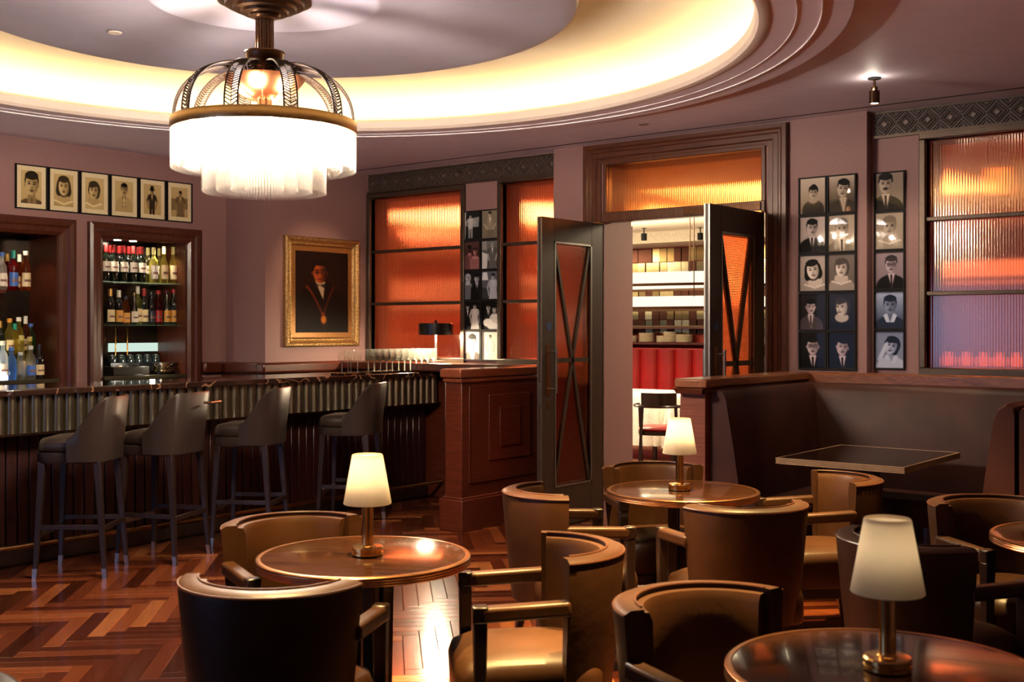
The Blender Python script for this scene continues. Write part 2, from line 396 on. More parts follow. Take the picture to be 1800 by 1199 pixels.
# ceiling: flat field with a round opening, moulded rim, cove, floating inner disc
def build_ceiling():
    n = 128; R0 = 2.86; mb = MB(); vs = []; b = (XL-.7, XR, YF, 8.0)
    for i in range(n):
        a = 2*PI*i/n; c, s_ = math.cos(a), math.sin(a)
        ts = []
        if c > 1e-9: ts.append((b[1]-CHX)/c)
        if c < -1e-9: ts.append((b[0]-CHX)/c)
        if s_ > 1e-9: ts.append((b[3]-CHY)/s_)
        if s_ < -1e-9: ts.append((b[2]-CHY)/s_)
        t = min(ts); vs += [(CHX+R0*c, CHY+R0*s_, ZC), (CHX+t*c, CHY+t*s_, ZC)]
    mb.add(vs, [(2*i, 2*i+1, (2*i+3) % (2*n), (2*i+2) % (2*n)) for i in range(n)])
    ce = struct('ceiling', mb, M['ceil'], label='mauve plaster ceiling around a round lit dome')
    # moulding band, projecting slightly below the ceiling, with two fine grooves
    pr = [(2.86,2.985),(2.86,2.942),(2.855,2.938),(2.50,2.926)]
    MB().lathe(pr, 128, (CHX, CHY)).build('moulded_rim', M['ceil'], ce, ang=20)
    for r in (2.72, 2.61): MB().lathe([(r-.003,2.9375-.0),(r-.002,2.926),(r+.002,2.926),(r+.003,2.9375)], 128, (CHX, CHY)).build('bead', plain('bead_plaster', (.85,.80,.80), .4), ce, ang=20)
    pr = [(2.50,2.926),(2.47,2.918),(2.44,2.922),(2.425,2.94),(2.42,2.985),(2.44,3.0),(2.50,3.0),(2.50,2.955),(2.80,2.955)]
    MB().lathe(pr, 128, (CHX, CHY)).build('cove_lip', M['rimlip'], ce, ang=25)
    pr = [(2.80,2.95),(2.80,3.0),(2.77,3.06),(2.68,3.13),(2.52,3.19),(2.30,3.225),(2.0,3.24),(1.5,3.24)]
    MB().lathe(pr, 128, (CHX, CHY)).build('cove_shell', M['cove'], ce, ang=60)
    pr = [(1.48,3.235),(1.50,3.20),(1.56,3.16),(1.585,3.14),(1.575,3.115),(1.54,3.108),(1.48,3.118),(1.2,3.145),(.8,3.16),(.60,3.163),(.585,3.150),(.565,3.148),(.53,3.155),(.3,3.17),(.0,3.175)]
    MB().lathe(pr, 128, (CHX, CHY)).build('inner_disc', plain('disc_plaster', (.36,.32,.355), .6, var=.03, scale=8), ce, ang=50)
    MB().lathe([(2.56,2.957),(2.56,2.975),(2.62,2.975),(2.62,2.957)], 128, (CHX, CHY)).build('light_strip', emis('warm_strip', (1, .70, .28), 9.5), ce)
    MB().lathe([(1.44,3.20),(1.46,3.22),(1.46,3.225)], 96, (CHX, CHY)).build('disc_light_strip', emis('warm_strip_fine', (1, .66, .25), 7), ce)
    MB().box(XP, 1.8, 7.40, 7.412, ZC-.003, ZC+.002).build('air_slot', M['black'], ce)
    return ce
CEIL = build_ceiling()
struct('trim_9', MB().box(XL-.7, XR, YF, 8.0, 3.30, 3.36), M['ceil'])

# walls
th = .5
wl = MB()                      # wall_left with two cabinet recesses (openings in Y/z)
CABS = [(3.86, 4.93), (5.05, 6.13)]
fr_w = .13
ops = [(a+fr_w, b-fr_w) for a, b in CABS]
zb, zt = .95, 2.27
ys = [YF, ops[0][0], ops[0][1], ops[1][0], ops[1][1], YR]
for k in range(0, 5):
    if k % 2 == 0: wl.box(XL-th, XL, ys[k], ys[k+1], 0, ZC)
    else:
        wl.box(XL-th, XL, ys[k], ys[k+1], 0, zb); wl.box(XL-th, XL, ys[k], ys[k+1], zt, ZC)
struct('wall_left', wl, M['wall'])
struct('wall_back_left', MB().box(XL-th, XP, YR, 7.95, 0, ZC), M['wall'])
struct('wall_front', MB().box(XL-th, XR, YF-.2, YF, 0, ZC), M['wall'])
struct('wall_right', MB().box(XR, XR+.2, YF, 7.95, 0, ZC), M['wall'])
XDL, XDR = -5.10, -3.69        # door opening
W1 = (-7.84, -6.69, 1.24, 2.74); W2 = (-6.22, -5.60, 1.24, 2.76); W3 = (-2.58, -.75, 1.24, 2.76)
wb = MB()
wb.box(XP, W1[0], YW, 7.95, 0, ZC).box(W1[0], W1[1], YW, 7.95, 0, W1[2]).box(W1[0], W1[1], YW, 7.95, W1[3], ZC)
wb.box(W1[1], W2[0], YW, 7.95, 0, ZC).box(W2[0], W2[1], YW, 7.95, 0, W2[2]).box(W2[0], W2[1], YW, 7.95, W2[3], ZC)
wb.box(W2[1], XDL, YD, 7.95, 0, ZC).box(XDL, XDR, YD, 7.95, 2.81, ZC)
wb.box(XDR, -2.95, YD, 7.95, 0, ZC).box(-2.95, W3[0], YW, 7.95, 0, ZC)
wb.box(W3[0], W3[1], YW, 7.95, 0, W3[2]).box(W3[0], W3[1], YW, 7.95, W3[3], ZC).box(W3[1], XR, YW, 7.95, 0, ZC)
struct('wall_back', wb, M['wall'])
# street-side windows behind the camera (frames around the daylight)
for k, (xa, xb) in enumerate(WINS):
    f = MB()
    for a, b, c, d in ((xa-.06,xb+.06,.80,.87),(xa-.06,xb+.06,2.13,2.20),(xa-.06,xa,.87,2.13),(xb,xb+.06,.87,2.13)):
        f.box(a, b, YF, YF+.14, c, d)
    struct('window_%d' % (k+5), f, M['darkwood'])

def window(n, w_, label, bars=(2.23, 1.735), left=True):
    x0, x1, z0, z1 = w_; t = thing('window_%d' % n, (0,0,0), label=label, kind='structure'); f = .045
    m = MB().box(x0-f, x1+f, YW-.03, YW+.05, z1, z1+f).box(x0-f, x1+f, YW-.03, YW+.05, z0-f, z0)
    m.box(x0-f, x0, YW-.03, YW+.05, z0, z1).box(x1, x1+f, YW-.03, YW+.05, z0, z1); m.build('frame', M['winframe'], t, .006)
    for z in bars: MB().box(x0, x1, YW-.012, YW+.04, z-.014, z+.014).build('glazing_bar', M['winframe'], t, .004)
    zz = [z0]+sorted(bars)+[z1]
    for a, b in zip(zz, zz[1:]): MB().box(x0, x1, YW+.045, YW+.053, a, b).build('glass_pane', M['reed_booth' if n == 3 else 'reed'], t)
window(1, W1, 'copper reeded window behind the tray of glasses')
window(2, W2, 'narrow copper reeded window behind the left door')
window(3, W3, 'large copper reeded window above the booth')

def frieze(x0, x1, z0, z1, label):
    t = thing('trim_1' if x0 < -5 else 'trim_2', label=label, kind='structure')
    MB().box(x0, x1, YW-.012, YW, z0, z1).build('backing', M['frieze'], t)
    MB().box(x0, x1, YW-.035, YW-.012, z0-.018, z0).box(x0, x1, YW-.03, YW-.012, z1, z1+.01).build('border', M['winframe'], t)
    h = (z1-z0)/2; cz = (z0+z1)/2; n = round((x1-x0)/(2*h)); p = (x1-x0)/n/2
    def diamond(r, rr, d):
        m = MB(); a = [(0, r), (p/h*r, 0), (0, -r), (-p/h*r, 0)]; b = [(0, rr), (p/h*rr, 0), (0, -rr), (-p/h*rr, 0)]
        vs = [(x, -d, z) for x, z in a]+[(x, -d, z) for x, z in b]+[(x, 0, z) for x, z in a]+[(x, 0, z) for x, z in b]; fs = []
        for q in range(4):
            w2 = (q+1) % 4; fs += [(q, w2, w2+4, q+4), (q, q+8, w2+8, w2), (q+4, w2+4, w2+12, q+12)]
        return m.add(vs, fs)
    d1 = MB()
    for r, rr, d in ((h*.97, h*.84, .010), (h*.72, h*.60, .014), (h*.48, h*.38, .010)): q = diamond(r, rr, d); d1.add(q.v, q.f)
    first = d1.build('diamond', M['friezed'], t, smooth=False); first.location = (x0+p, YW-.012, cz)
    c = MB().add([(0,-.014,.28*h),(p*.28,-.014,0),(0,-.014,-.28*h),(-p*.28,-.014,0),(0,-.004,.32*h),(p*.32,-.004,0),(0,-.004,-.32*h),(-p*.32,-.004,0)],
                 [(0,1,2,3)]+[(q, (q+1)%4, (q+1)%4+4, q+4) for q in range(4)]).build('lozenge', M['friezel'], first, smooth=False)
    cv = MB()
    for k in range(n+1):
        xk = x0+2*p*k
        for q in (.70, .40):
            for s_ in (-1, 1):
                for e_ in (-1, 1):
                    xe = xk+e_*p*q
                    if x0-.001 <= xe <= x1+.001: cv.bar((xk, YW-.018, cz+s_*h*(1-q)), (xe, YW-.018, cz+s_*h*.99), h*.11, .010, (0,1,0))
    cv.build('chevron_relief', M['friezed'], t, smooth=False)
    for k in range(1, n):
        o = first.copy(); COL.objects.link(o); o.parent = t; o.location = (x0+p+2*p*k, YW-.012, cz)
        l = c.copy(); COL.objects.link(l); l.parent = o
frieze(XP+.03, W2[1], 2.805, 2.955, 'dark frieze of lattice diamonds above the left windows')
frieze(-2.93, -.3, 2.815, 2.965, 'dark frieze of lattice diamonds above the booth window')

# door opening: casing, transom, leaves
d1 = thing('door_1', label='walnut door casing with amber reeded transom', kind='structure')
def casing():
    prof = [(0,-.05),(.03,-.05),(.045,-.038),(.06,-.038),(.07,-.03),(.105,-.03),(.115,-.018),(.15,-.018),(.15,.0),(0,.0)]  # (inward offset, y)
    x0, x1, z1 = XDL-.17, XDR+.17, 2.965
    def side(sgn, xo):
        m = MB(); n = len(prof); lo = [(xo+sgn*a, YD+b, 0) for a, b in prof]; hi = [(xo+sgn*a, YD+b, z1-a) for a, b in prof]
        return m.rings([lo, hi])
    side(1, x0).build('casing', M['walnut'], d1, ang=20); side(-1, x1).build('casing', M['walnut'], d1, ang=20)
    m = MB(); m.rings([[(x0+a, YD+b, z1-a) for a, b in prof], [(x1-a, YD+b, z1-a) for a, b in prof]]).build('casing', wood('walnut_head', (.052,.014,.007), (.130,.038,.015), (1,10,10), .35), d1, ang=20)
    j = MB().box(XDL-.02, XDL+.008, YD-.005, 7.96, 0, 2.345).box(XDR-.008, XDR+.02, YD-.005, 7.93, 0, 2.81); j.build('jamb', M['wall'], d1)
    j = MB().box(XDL, XDL+.035, YD-.02, YD+.06, 2.34, 2.81).box(XDR-.035, XDR, YD-.02, YD+.06, 2.34, 2.81).box(XDL, XDR, YD-.02, YD+.06, 2.80, 2.835)
    j.box(XDL, XDR, YD-.03, YD+.07, 2.345, 2.425); j.build('transom_rail', M['walnut'], d1, .006)
    MB().box(XDL+.035, XDR-.035, YD+.015, YD+.023, 2.425, 2.80).build('transom_glass', M['reed_transom'], d1)
    MB().box(-4.35, -3.72, YD-.045, YD-.028, 2.36, 2.41).build('door_closer', M['dbronze'], d1)
casing()
def leaf(n, X, side, label):
    """leaf lies in the plane X, hinge at Y=YD, free edge towards the room. local x runs from the free edge (0) to the hinge (.80)"""
    t = thing('door_%d' % n, (X, YD-.82, 0), PI/2, label, kind='structure')
    T = .0225; Wd = .80; H = 2.335
    m = MB().box(0, .155, -T, T, .01, H).box(Wd-.155, Wd, -T, T, .01, H).box(.155, Wd-.155, -T, T, 2.16, H).box(.155, Wd-.155, -T, T, .01, .30)
    m.build('frame', M['darkwood'], t, .003)
    b = MB()
    for y in (-T-.004, T-.004):
        b.box(.155, .170, y, y+.008, .30, 2.16).box(Wd-.170, Wd-.155, y, y+.008, .30, 2.16).box(.155, Wd-.155, y, y+.008, 2.145, 2.16).box(.155, Wd-.155, y, y+.008, .30, .315)
    b.build('bead', M['edgemetal'], t)
    MB().box(.155, Wd-.155, -.004, .004, .30, 2.16).build('glass_pane', M['reed_door'], t)
    zc = 1.26; xc = Wd/2
    for a, c in (((.17, 2.15), (xc, zc)), ((Wd-.17, 2.15), (xc, zc)), ((.17, .31), (xc, zc)), ((Wd-.17, .31), (xc, zc))):
        MB().bar((a[0], 0, a[1]), (c[0], 0, c[1]), .024, .034, (0,1,0)).build('muntin', M['darkwood'], t)
    MB().box(.17, Wd-.17, -.012, .012, zc-.017, zc+.017).build('muntin', M['darkwood'], t)
    for y, s_ in ((-T, -1), (T, 1)):
        MB().box(.045, .095, min(y, y+s_*.004), max(y, y+s_*.004), 1.0, 1.38).build('push_plate', M['bronze'], t)
        h = MB().tube([(.10, y+s_*.055, 1.02), (.10, y+s_*.055, 1.36)], .010, 10).tube([(.10, y, 1.05), (.10, y+s_*.055, 1.05)], .007, 8).tube([(.10, y, 1.33), (.10, y+s_*.055, 1.33)], .007, 8)
        h.build('pull_handle', M['steel'], t)
        MB().tube([(.085, y, 1.52), (.085, y+s_*.002, 1.52)], .032, 20).build('round_sign', flat((.02, .05, .14)), t)
        MB().box(.055, .080, min(y, y+s_*.003), max(y, y+s_*.003), .90, .96).build('keyhole_plate', M['bronze'], t)
    MB().box(-.003, 0, -T, -T+.012, .01, H).box(-.003, 0, T-.012, T, .01, H).build('edge_strip', M['edgemetal'], t)
    MB().box(-.004, -.001, -.010, .010, .93, 1.10).build('lock_plate', M['steel'], t)
    MB().box(.74, .80, -T-.006, T+.006, H, H+.012).build('pivot_hinge', M['brass'], t)
leaf(2, -5.12, 1, 'open left door leaf with crossed bars')
leaf(3, -3.72, 1, 'open right door leaf with crossed bars')

# ledges, rails, baseboards
struct('trim_3', MB().box(XP, -5.73, 7.22, YW, 1.13, 1.20).box(XP, -6.75, 7.50, YW, 0, 1.13), M['mahog'], .012, 'mahogany ledge below the left windows')
def rail(name, x0, x1, y0, y1, label):
    return struct(name, MB().box(x0, x1, y0, y1, 1.11, 1.205), M['mahog'], .02, label)
rail('trim_4', XP-.01, XP+.10, YR-.10, 7.45, 'mahogany rail below the portrait')
rail('trim_5', XL, XP+.02, YR-.10, YR+.0, 'mahogany rail on the return of the bar wall')
struct('trim_6', MB().box(XP-.01, XP+.05, YR-.05, 7.5, 0, 1.11).box(XL, XP+.02, YR-.05, YR, 0, 1.11), M['mahog_v'])
rail('trim_7', XL, XL+.09, 6.13, YR-.1, 'mahogany rail beside the right cabinet')
tr8 = struct('trim_8', MB().box(-3.33, XR, 7.44, YW, 1.12, 1.20), wood('ledge_wood', (.12,.035,.014), (.30,.10,.04), (2,12,12), .3), .012, 'mahogany ledge along the booth wall')
struct('trim_10', MB().box(-5.54, -5.275, 7.50, YD, 0, 1.12).box(-5.54, -5.275, 7.47, YD, 1.13, 1.20).box(-6.75, -5.70, 7.50, YW, 0, 1.12), M['mahog_v'], label='dark wainscot below the narrow window')
# panelled pier at the bar end
pier = thing('bar_end_partition', (-5.62, 6.97, 0), label='mahogany panelled low partition with inlaid lines at the bar end', cat='partition')
MB().box(-.08, .08, -.64, .58, 0, 1.12).build('body', M['mahog'], pier, .004)
MB().box(-.115, .115, -.675, .58, 0, .235).box(-.10, .10, -.66, .58, .235, .25).build('plinth', M['mahog'], pier, .006)
MB().box(-.105, .105, -.68, .25, 1.135, 1.20).box(-.095, .095, -.66, .25, 1.10, 1.135).build('cap', wood('cap_wood', (.10,.022,.010), (.24,.06,.025), (12,1,12), .28), pier, .01)
pn = MB()
for a, b, c, d in ((-.56,.34,.345,1.07),): pn.box(.08, .088, a, b, c, d)
pn.build('panel', M['mahog'], pier, .003)
MB().box(.088, .097, -.34, .16, .50, 1.0).build('panel', M['mahog'], pier, .003)
MB().box(.097, .106, -.22, .03, .60, .90).build('panel', M['mahog'], pier, .003)
for y, z0, z1, x in ((-.555, .35, 1.07, .0895), (.335, .35, 1.07, .0895), (.157, .50, 1.0, .0985), (-.217, .60, .90, .1075)):
    MB().box(x-.001, x+.002, y-.003, y+.003, z0, z1).build('inlay', M['copper'], pier)

# ------------------------------------------------------------------ bar counter
bar = thing('bar_counter', (-6.75, 2.6, 0), label='long bar counter with brown marble top and fluted metal band', cat='bar counter')
BL = 4.88
MB().box(-.62, 0, 0, BL, 1.085, 1.125).build('countertop', M['marble'], bar, .006)
MB().box(-.60, -.09, 0, BL, .845, 1.085).build('apron', M['dbronze'], bar)
MB().box(-.60, -.04, 0, BL, .835, .85).build('apron_base', M['dbronze'], bar)
n = int(BL/.077)
fv = [(0, -.0385)]+[(.05*math.sin(PI*k/8), -.0385*math.cos(PI*k/8)) for k in range(1, 8)]+[(0, .0385)]
flute = MB().prism(fv, .85, 1.085).build('flute', M['flute'], bar, ang=50); flute.location = (-.09, .04, 0)
for k in range(1, n):
    o = flute.copy(); COL.objects.link(o); o.parent = bar; o.location = (-.09, .04+k*.077, 0)
MB().box(-.60, -.23, 0, BL, .12, .845).build('front_panel', M['slat'], bar)
slat = MB().box(-.23, -.212, -.034, .034, .13, .835).build('slat', M['slat'], bar, .004, seg=1); slat.location = (0, .04, 0)
for k in range(1, n):
    o = slat.copy(); COL.objects.link(o); o.parent = bar; o.location = (0, .04+k*.077, 0)
MB().box(-.60, -.20, 0, BL, 0, .12).build('kickboard', M['legwood'], bar, .006)
MB().tube([(-.03, 0, .15), (-.03, BL, .15)], .018, 12).build('foot_rail', M['bronze'], bar)
for k in range(6):
    MB().tube([(-.03, .45+k*.82, .15), (-.12, .45+k*.82, .11), (-.21, .45+k*.82, .11)], .009, 8).build('rail_bracket', M['bronze'], bar)

# ------------------------------------------------------------------ bar stools
def make_stool():
    t = thing('bar_stool', label='x', cat='bar stool', group='bar stools along the counter')
    MB().rings([sup(0,.03,.20,.20,.755,5), sup(0,.03,.212,.212,.77,5), sup(0,.03,.212,.212,.81,4), sup(0,.03,.20,.20,.832,3.6), sup(0,.03,.15,.15,.845,3), sup(0,.03,.06,.06,.849,2.4)]).build('seat', M['stool'], t, ang=50)
    MB().rings([sup(0,.03,.205,.205,.69,6), sup(0,.03,.21,.21,.70,6), sup(0,.03,.21,.21,.752,6), sup(0,.03,.20,.20,.756,6)]).build('seat_frame', M['stool'], t, ang=50)
    # wrap-around back: height sweeps up from the seat sides
    rs = []; N = 36
    for i in range(N+1):
        th_ = math.radians(-90+180*i/N); q = abs(math.degrees(th_))
        k = min(1, max(0, (90-q)/52)); k = k*k*(3-2*k)
        zt_ = .845+.245*k; flare = .030*k
        c, s_ = math.sin(th_), -math.cos(th_)
        def P(r, z, e=.12):
            # squarish plan
            m = (abs(c)**3+abs(s_)**3)**(1/3); return (c/m*r, .03+s_/m*r, z)
        rs.append([P(.214, .70), P(.236, .70), P(.240, .80), P(.240+flare, zt_-.01), P(.232+flare, zt_), P(.216+flare*.8, zt_-.006), P(.212, .80)])
    MB().rings(rs).build('backrest', M['stool'], t, ang=50)
    for sx, sy in ((-1,1),(1,1),(-1,-1),(1,-1)):
        l = MB().taper((sx*.205, .02+sy*.205, .06), .026, (sx*.175, .03+sy*.165, .70), .042).build('leg', M['legwood'], t, .003)
        MB().taper((sx*.208, .02+sy*.210, 0), .024, (sx*.205, .02+sy*.205, .06), .028).build('ferrule', M['steel'], l)
    z = .26; a = .195
    MB().box(-a, a, .02+a-.012, .02+a+.012, z-.018, z+.018).build('footrest', M['steel'], t, .003)
    MB().box(-a, a, .02-a-.010, .02-a+.010, z+.02, z+.05).build('stretcher', M['legwood'], t, .003)
    for s_ in (-1, 1): MB().box(s_*a-.010, s_*a+.010, .02-a, .02+a, z+.03, z+.06).build('stretcher', M['legwood'], t, .003)
    return t
st = make_stool()
spots = [(-2.64, 7.04, (-1, -.02), 'leftmost leather bar stool, nearest the frame edge on the left of the counter'),
         (-2.26, 7.45, (-.965, .26), 'leather bar stool with a copper pull handle on its back'),
         (-1.82, 8.02, (-.99, .10), 'third bar stool from the left, half hidden behind a cocktail chair'),
         (-1.22, 8.78, (-.99, .12), 'bar stool nearest the panelled partition, below the glasses')]
def place(o, x, d, fwd, z=0):
    X, Y = c2w(x, d); fx, fy = c2w(*fwd); o.location = (X, Y, z); o.rotation_euler = (0, 0, math.atan2(fy, fx)-PI/2)
for k, (x, d, f, lb) in enumerate(spots):
    o = copy_tree(st) if k else st
    if k == 0: st0 = o
    place(o, x, d, f); o['label'] = lb
    if k == 1:
        MB().tube([(.16, -.262, 1.02), (.16, -.30, 1.02), (.02, -.31, 1.02), (.02, -.262, 1.02)], .009, 8).build('pull_handle', M['copper'], o)

# ------------------------------------------------------------------ cocktail chairs
def make_chair():
    t = thing('cocktail_chair', label='x', cat='chair', group='brown leather cocktail chairs')
    yc = .1075; A = 80; N = 30; out = []; pad = []; pipe = []
    for i in range(N+1):
        a = math.radians(-A+2*A*i/N); c, s_ = math.sin(a), -math.cos(a)
        def P(r, z): return (c*r, yc+s_*r, z)
        out.append([P(.218,.30), P(.236,.30), P(.262,.55), P(.280,.755), P(.276,.774), P(.262,.782), P(.222,.782), P(.222,.60), P(.215,.45)])
        pipe.append(P(.279, .770))
    MB().rings(out).build('backrest', M['leather'], t, ang=38)
    for i in range(N-1):
        a = math.radians(-(A-5)+2*(A-5)*i/(N-2)); c, s_ = math.sin(a), -math.cos(a)
        def P(r, z): return (c*r, yc+s_*r, z)
        pad.append([P(.220,.44), P(.192,.45), P(.186,.60), P(.190,.745), P(.200,.768), P(.220,.770)])
    MB().rings(pad).build('back_pad', M['leather'], t, ang=60)
    MB().tube(pipe, .0042, 6).build('piping', M['piping'], t)
    MB().tube([(math.sin(math.radians(a))*.222, yc-math.cos(math.radians(a))*.222, .784) for a in range(-75, 76, 5)], .0036, 6).build('piping', M['piping'], t)
    se = [sup(0,.165,.225,.225,.285,7,40), sup(0,.165,.232,.235,.30,7,40), sup(0,.165,.234,.240,.40,6,40), sup(0,.165,.226,.232,.435,5,40), sup(0,.165,.19,.20,.458,4,40), sup(0,.165,.12,.13,.468,3,40), sup(0,.165,.04,.04,.471,2.2,40)]
    MB().rings(se).build('seat', M['leather'], t, ang=60)
    MB().box(-.215, .215, -.04, .385, .235, .285).build('seat_rail', M['legwood'], t, .004)
    for s_ in (-1, 1):
        m = MB(); m.bar((s_*.250, .05, .630), (s_*.252, .335, .618), .052, .048); m.build('armrest', M['leather'], t, .012, seg=3)
        MB().taper((s_*.254, .335, 0), .026, (s_*.252, .335, .596), .044).build('front_leg', M['legwood'], t, .004)
        MB().taper((s_*.252, .335, .594), .048, (s_*.252, .335, .646), .050).build('arm_cap', M['legwood'], t, .006)
        MB().taper((s_*.19, -.09, 0), .026, (s_*.17, -.02, .31), .042).build('rear_leg', M['legwood'], t, .003)
    return t
ch = make_chair()
chairs = [(-.71, 3.24, (.16, .98), 'leather tub chair seen from behind, in front of the lamp table on the left'),
          (-.85, 4.32, (.52, -.85), 'leather tub chair between the bar stools and the left lamp table, facing the viewer'),
          (.20, 3.80, (-.985, -.13), 'leather tub chair beside the left lamp table with its gold-lit seat in full view'),
          (.13, 5.10, (.975, .20), 'leather tub chair with its rounded back toward the panelled partition'),
          (.73, 6.02, (.20, -.98), 'leather tub chair between the open doors and the middle lamp table'),
          (.98, 4.66, (-.26, .965), 'leather tub chair with its back to the viewer, in front of the middle lamp table'),
          (1.62, 5.55, (-.99, -.12), 'leather tub chair in front of the booth table, facing left'),
          (.49, 3.08, (.52, -.855), 'blurred leather tub chair at the lower middle beside the front lamp table'),
          (1.33, 3.92, (.85, .50), 'leather tub chair directly behind the front lamp, only its left rim showing'),
          (1.98, 4.80, (.30, -.95), 'wide dark tub chair at the right edge behind a partly seen table'),
          (-1.20, 2.28, (-.45, -.89), 'leather tub chair whose rim alone shows in the bottom left corner')]
for k, (x, d, f, lb) in enumerate(chairs):
    o = copy_tree(ch) if k else ch
    place(o, x, d, f); o['label'] = lb

# ------------------------------------------------------------------ cocktail tables and lamps
def make_table():
    t = thing('cocktail_table', label='x', cat='table', group='round cocktail tables')
    MB().lathe([(0,.690),(.345,.690),(.352,.694),(.352,.7195),(.346,.7205),(0,.7205)], 72).build('tabletop', M['top'], t, ang=40)
    MB().lathe([(.350,.689),(.3655,.690),(.3675,.694),(.3655,.698),(.3675,.702),(.3655,.706),(.3675,.710),(.3655,.714),(.3665,.718),(.362,.7215),(.350,.7215),(.350,.689)], 72).build('rim', M['copper'], t, ang=50)
    for sx in (-1, 1):
        for sy in (-1, 1): MB().cbox((sx*.042, sy*.042, .355), (.044, .044, .67)).build('post', M['legwood'], t, .003)
    MB().lathe([(0,0),(.21,0),(.21,.012),(.20,.02),(0,.024)], 48).build('base', M['dbronze'], t)
    return t
tb = make_table()
TABS = [(-.51, 3.92, 'round copper-rimmed cocktail table on the left with a lit lamp'),
        (.825, 5.5, 'round copper-rimmed cocktail table in the middle with a lit lamp'),
        (.858, 2.60, 'round copper-rimmed cocktail table at the bottom right with a lamp'),
        (2.18, 4.25, 'round copper-rimmed cocktail table cut off by the right edge')]
for k, (x, d, lb) in enumerate(TABS):
    o = copy_tree(tb) if k else tb
    place(o, x, d, (.25, .97)); o['label'] = lb
def make_lamp():
    t = thing('table_lamp', label='x', cat='lamp', group='brass table lamps with cream shades')
    MB().lathe([(0,0),(.052,0),(.054,.003),(.054,.011),(.050,.013),(.050,.016),(.054,.018),(.054,.027),(.051,.031),(.024,.033),(.022,.036),(0,.036)], 40).build('base', M['brass'], t, ang=30)
    MB().lathe([(0,.034),(.0195,.034),(.0195,.25),(0,.25)], 28).build('stem', M['brass'], t, ang=30)
    s = MB().lathe([(.0810,.176),(.0825,.178),(.0525,.343),(.0500,.346),(.0500,.340),(.0510,.338),(.0800,.179),(.0810,.176)], 48); sh = s.build('lamp_shade', M['shade'], t, ang=50)
    MB().lathe([(0,.336),(.051,.336),(.051,.339),(0,.339)], 32).build('shade_top', M['shade'], sh)
    return t
lp = make_lamp()
LB = ['brass lamp with cream cone shade on the left cocktail table', 'brass lamp with cream cone shade on the middle cocktail table', 'brass lamp with cream cone shade at the bottom right, nearest the viewer']
for k in range(3):
    x, d, _ = TABS[k]; dx = (.0, .0, .0)[k]
    o = copy_tree(lp) if k else lp
    place(o, x+(.012, -.015, .0)[k], d, (1, 0), .7215); o['label'] = LB[k]
    X, Y = c2w(x+(.012, -.015, .0)[k], d)
    light('lamp_glow', 'POINT', (X, Y, .7215+.27), (.42, .46, .13)[k], (1, .87, .68), .018)

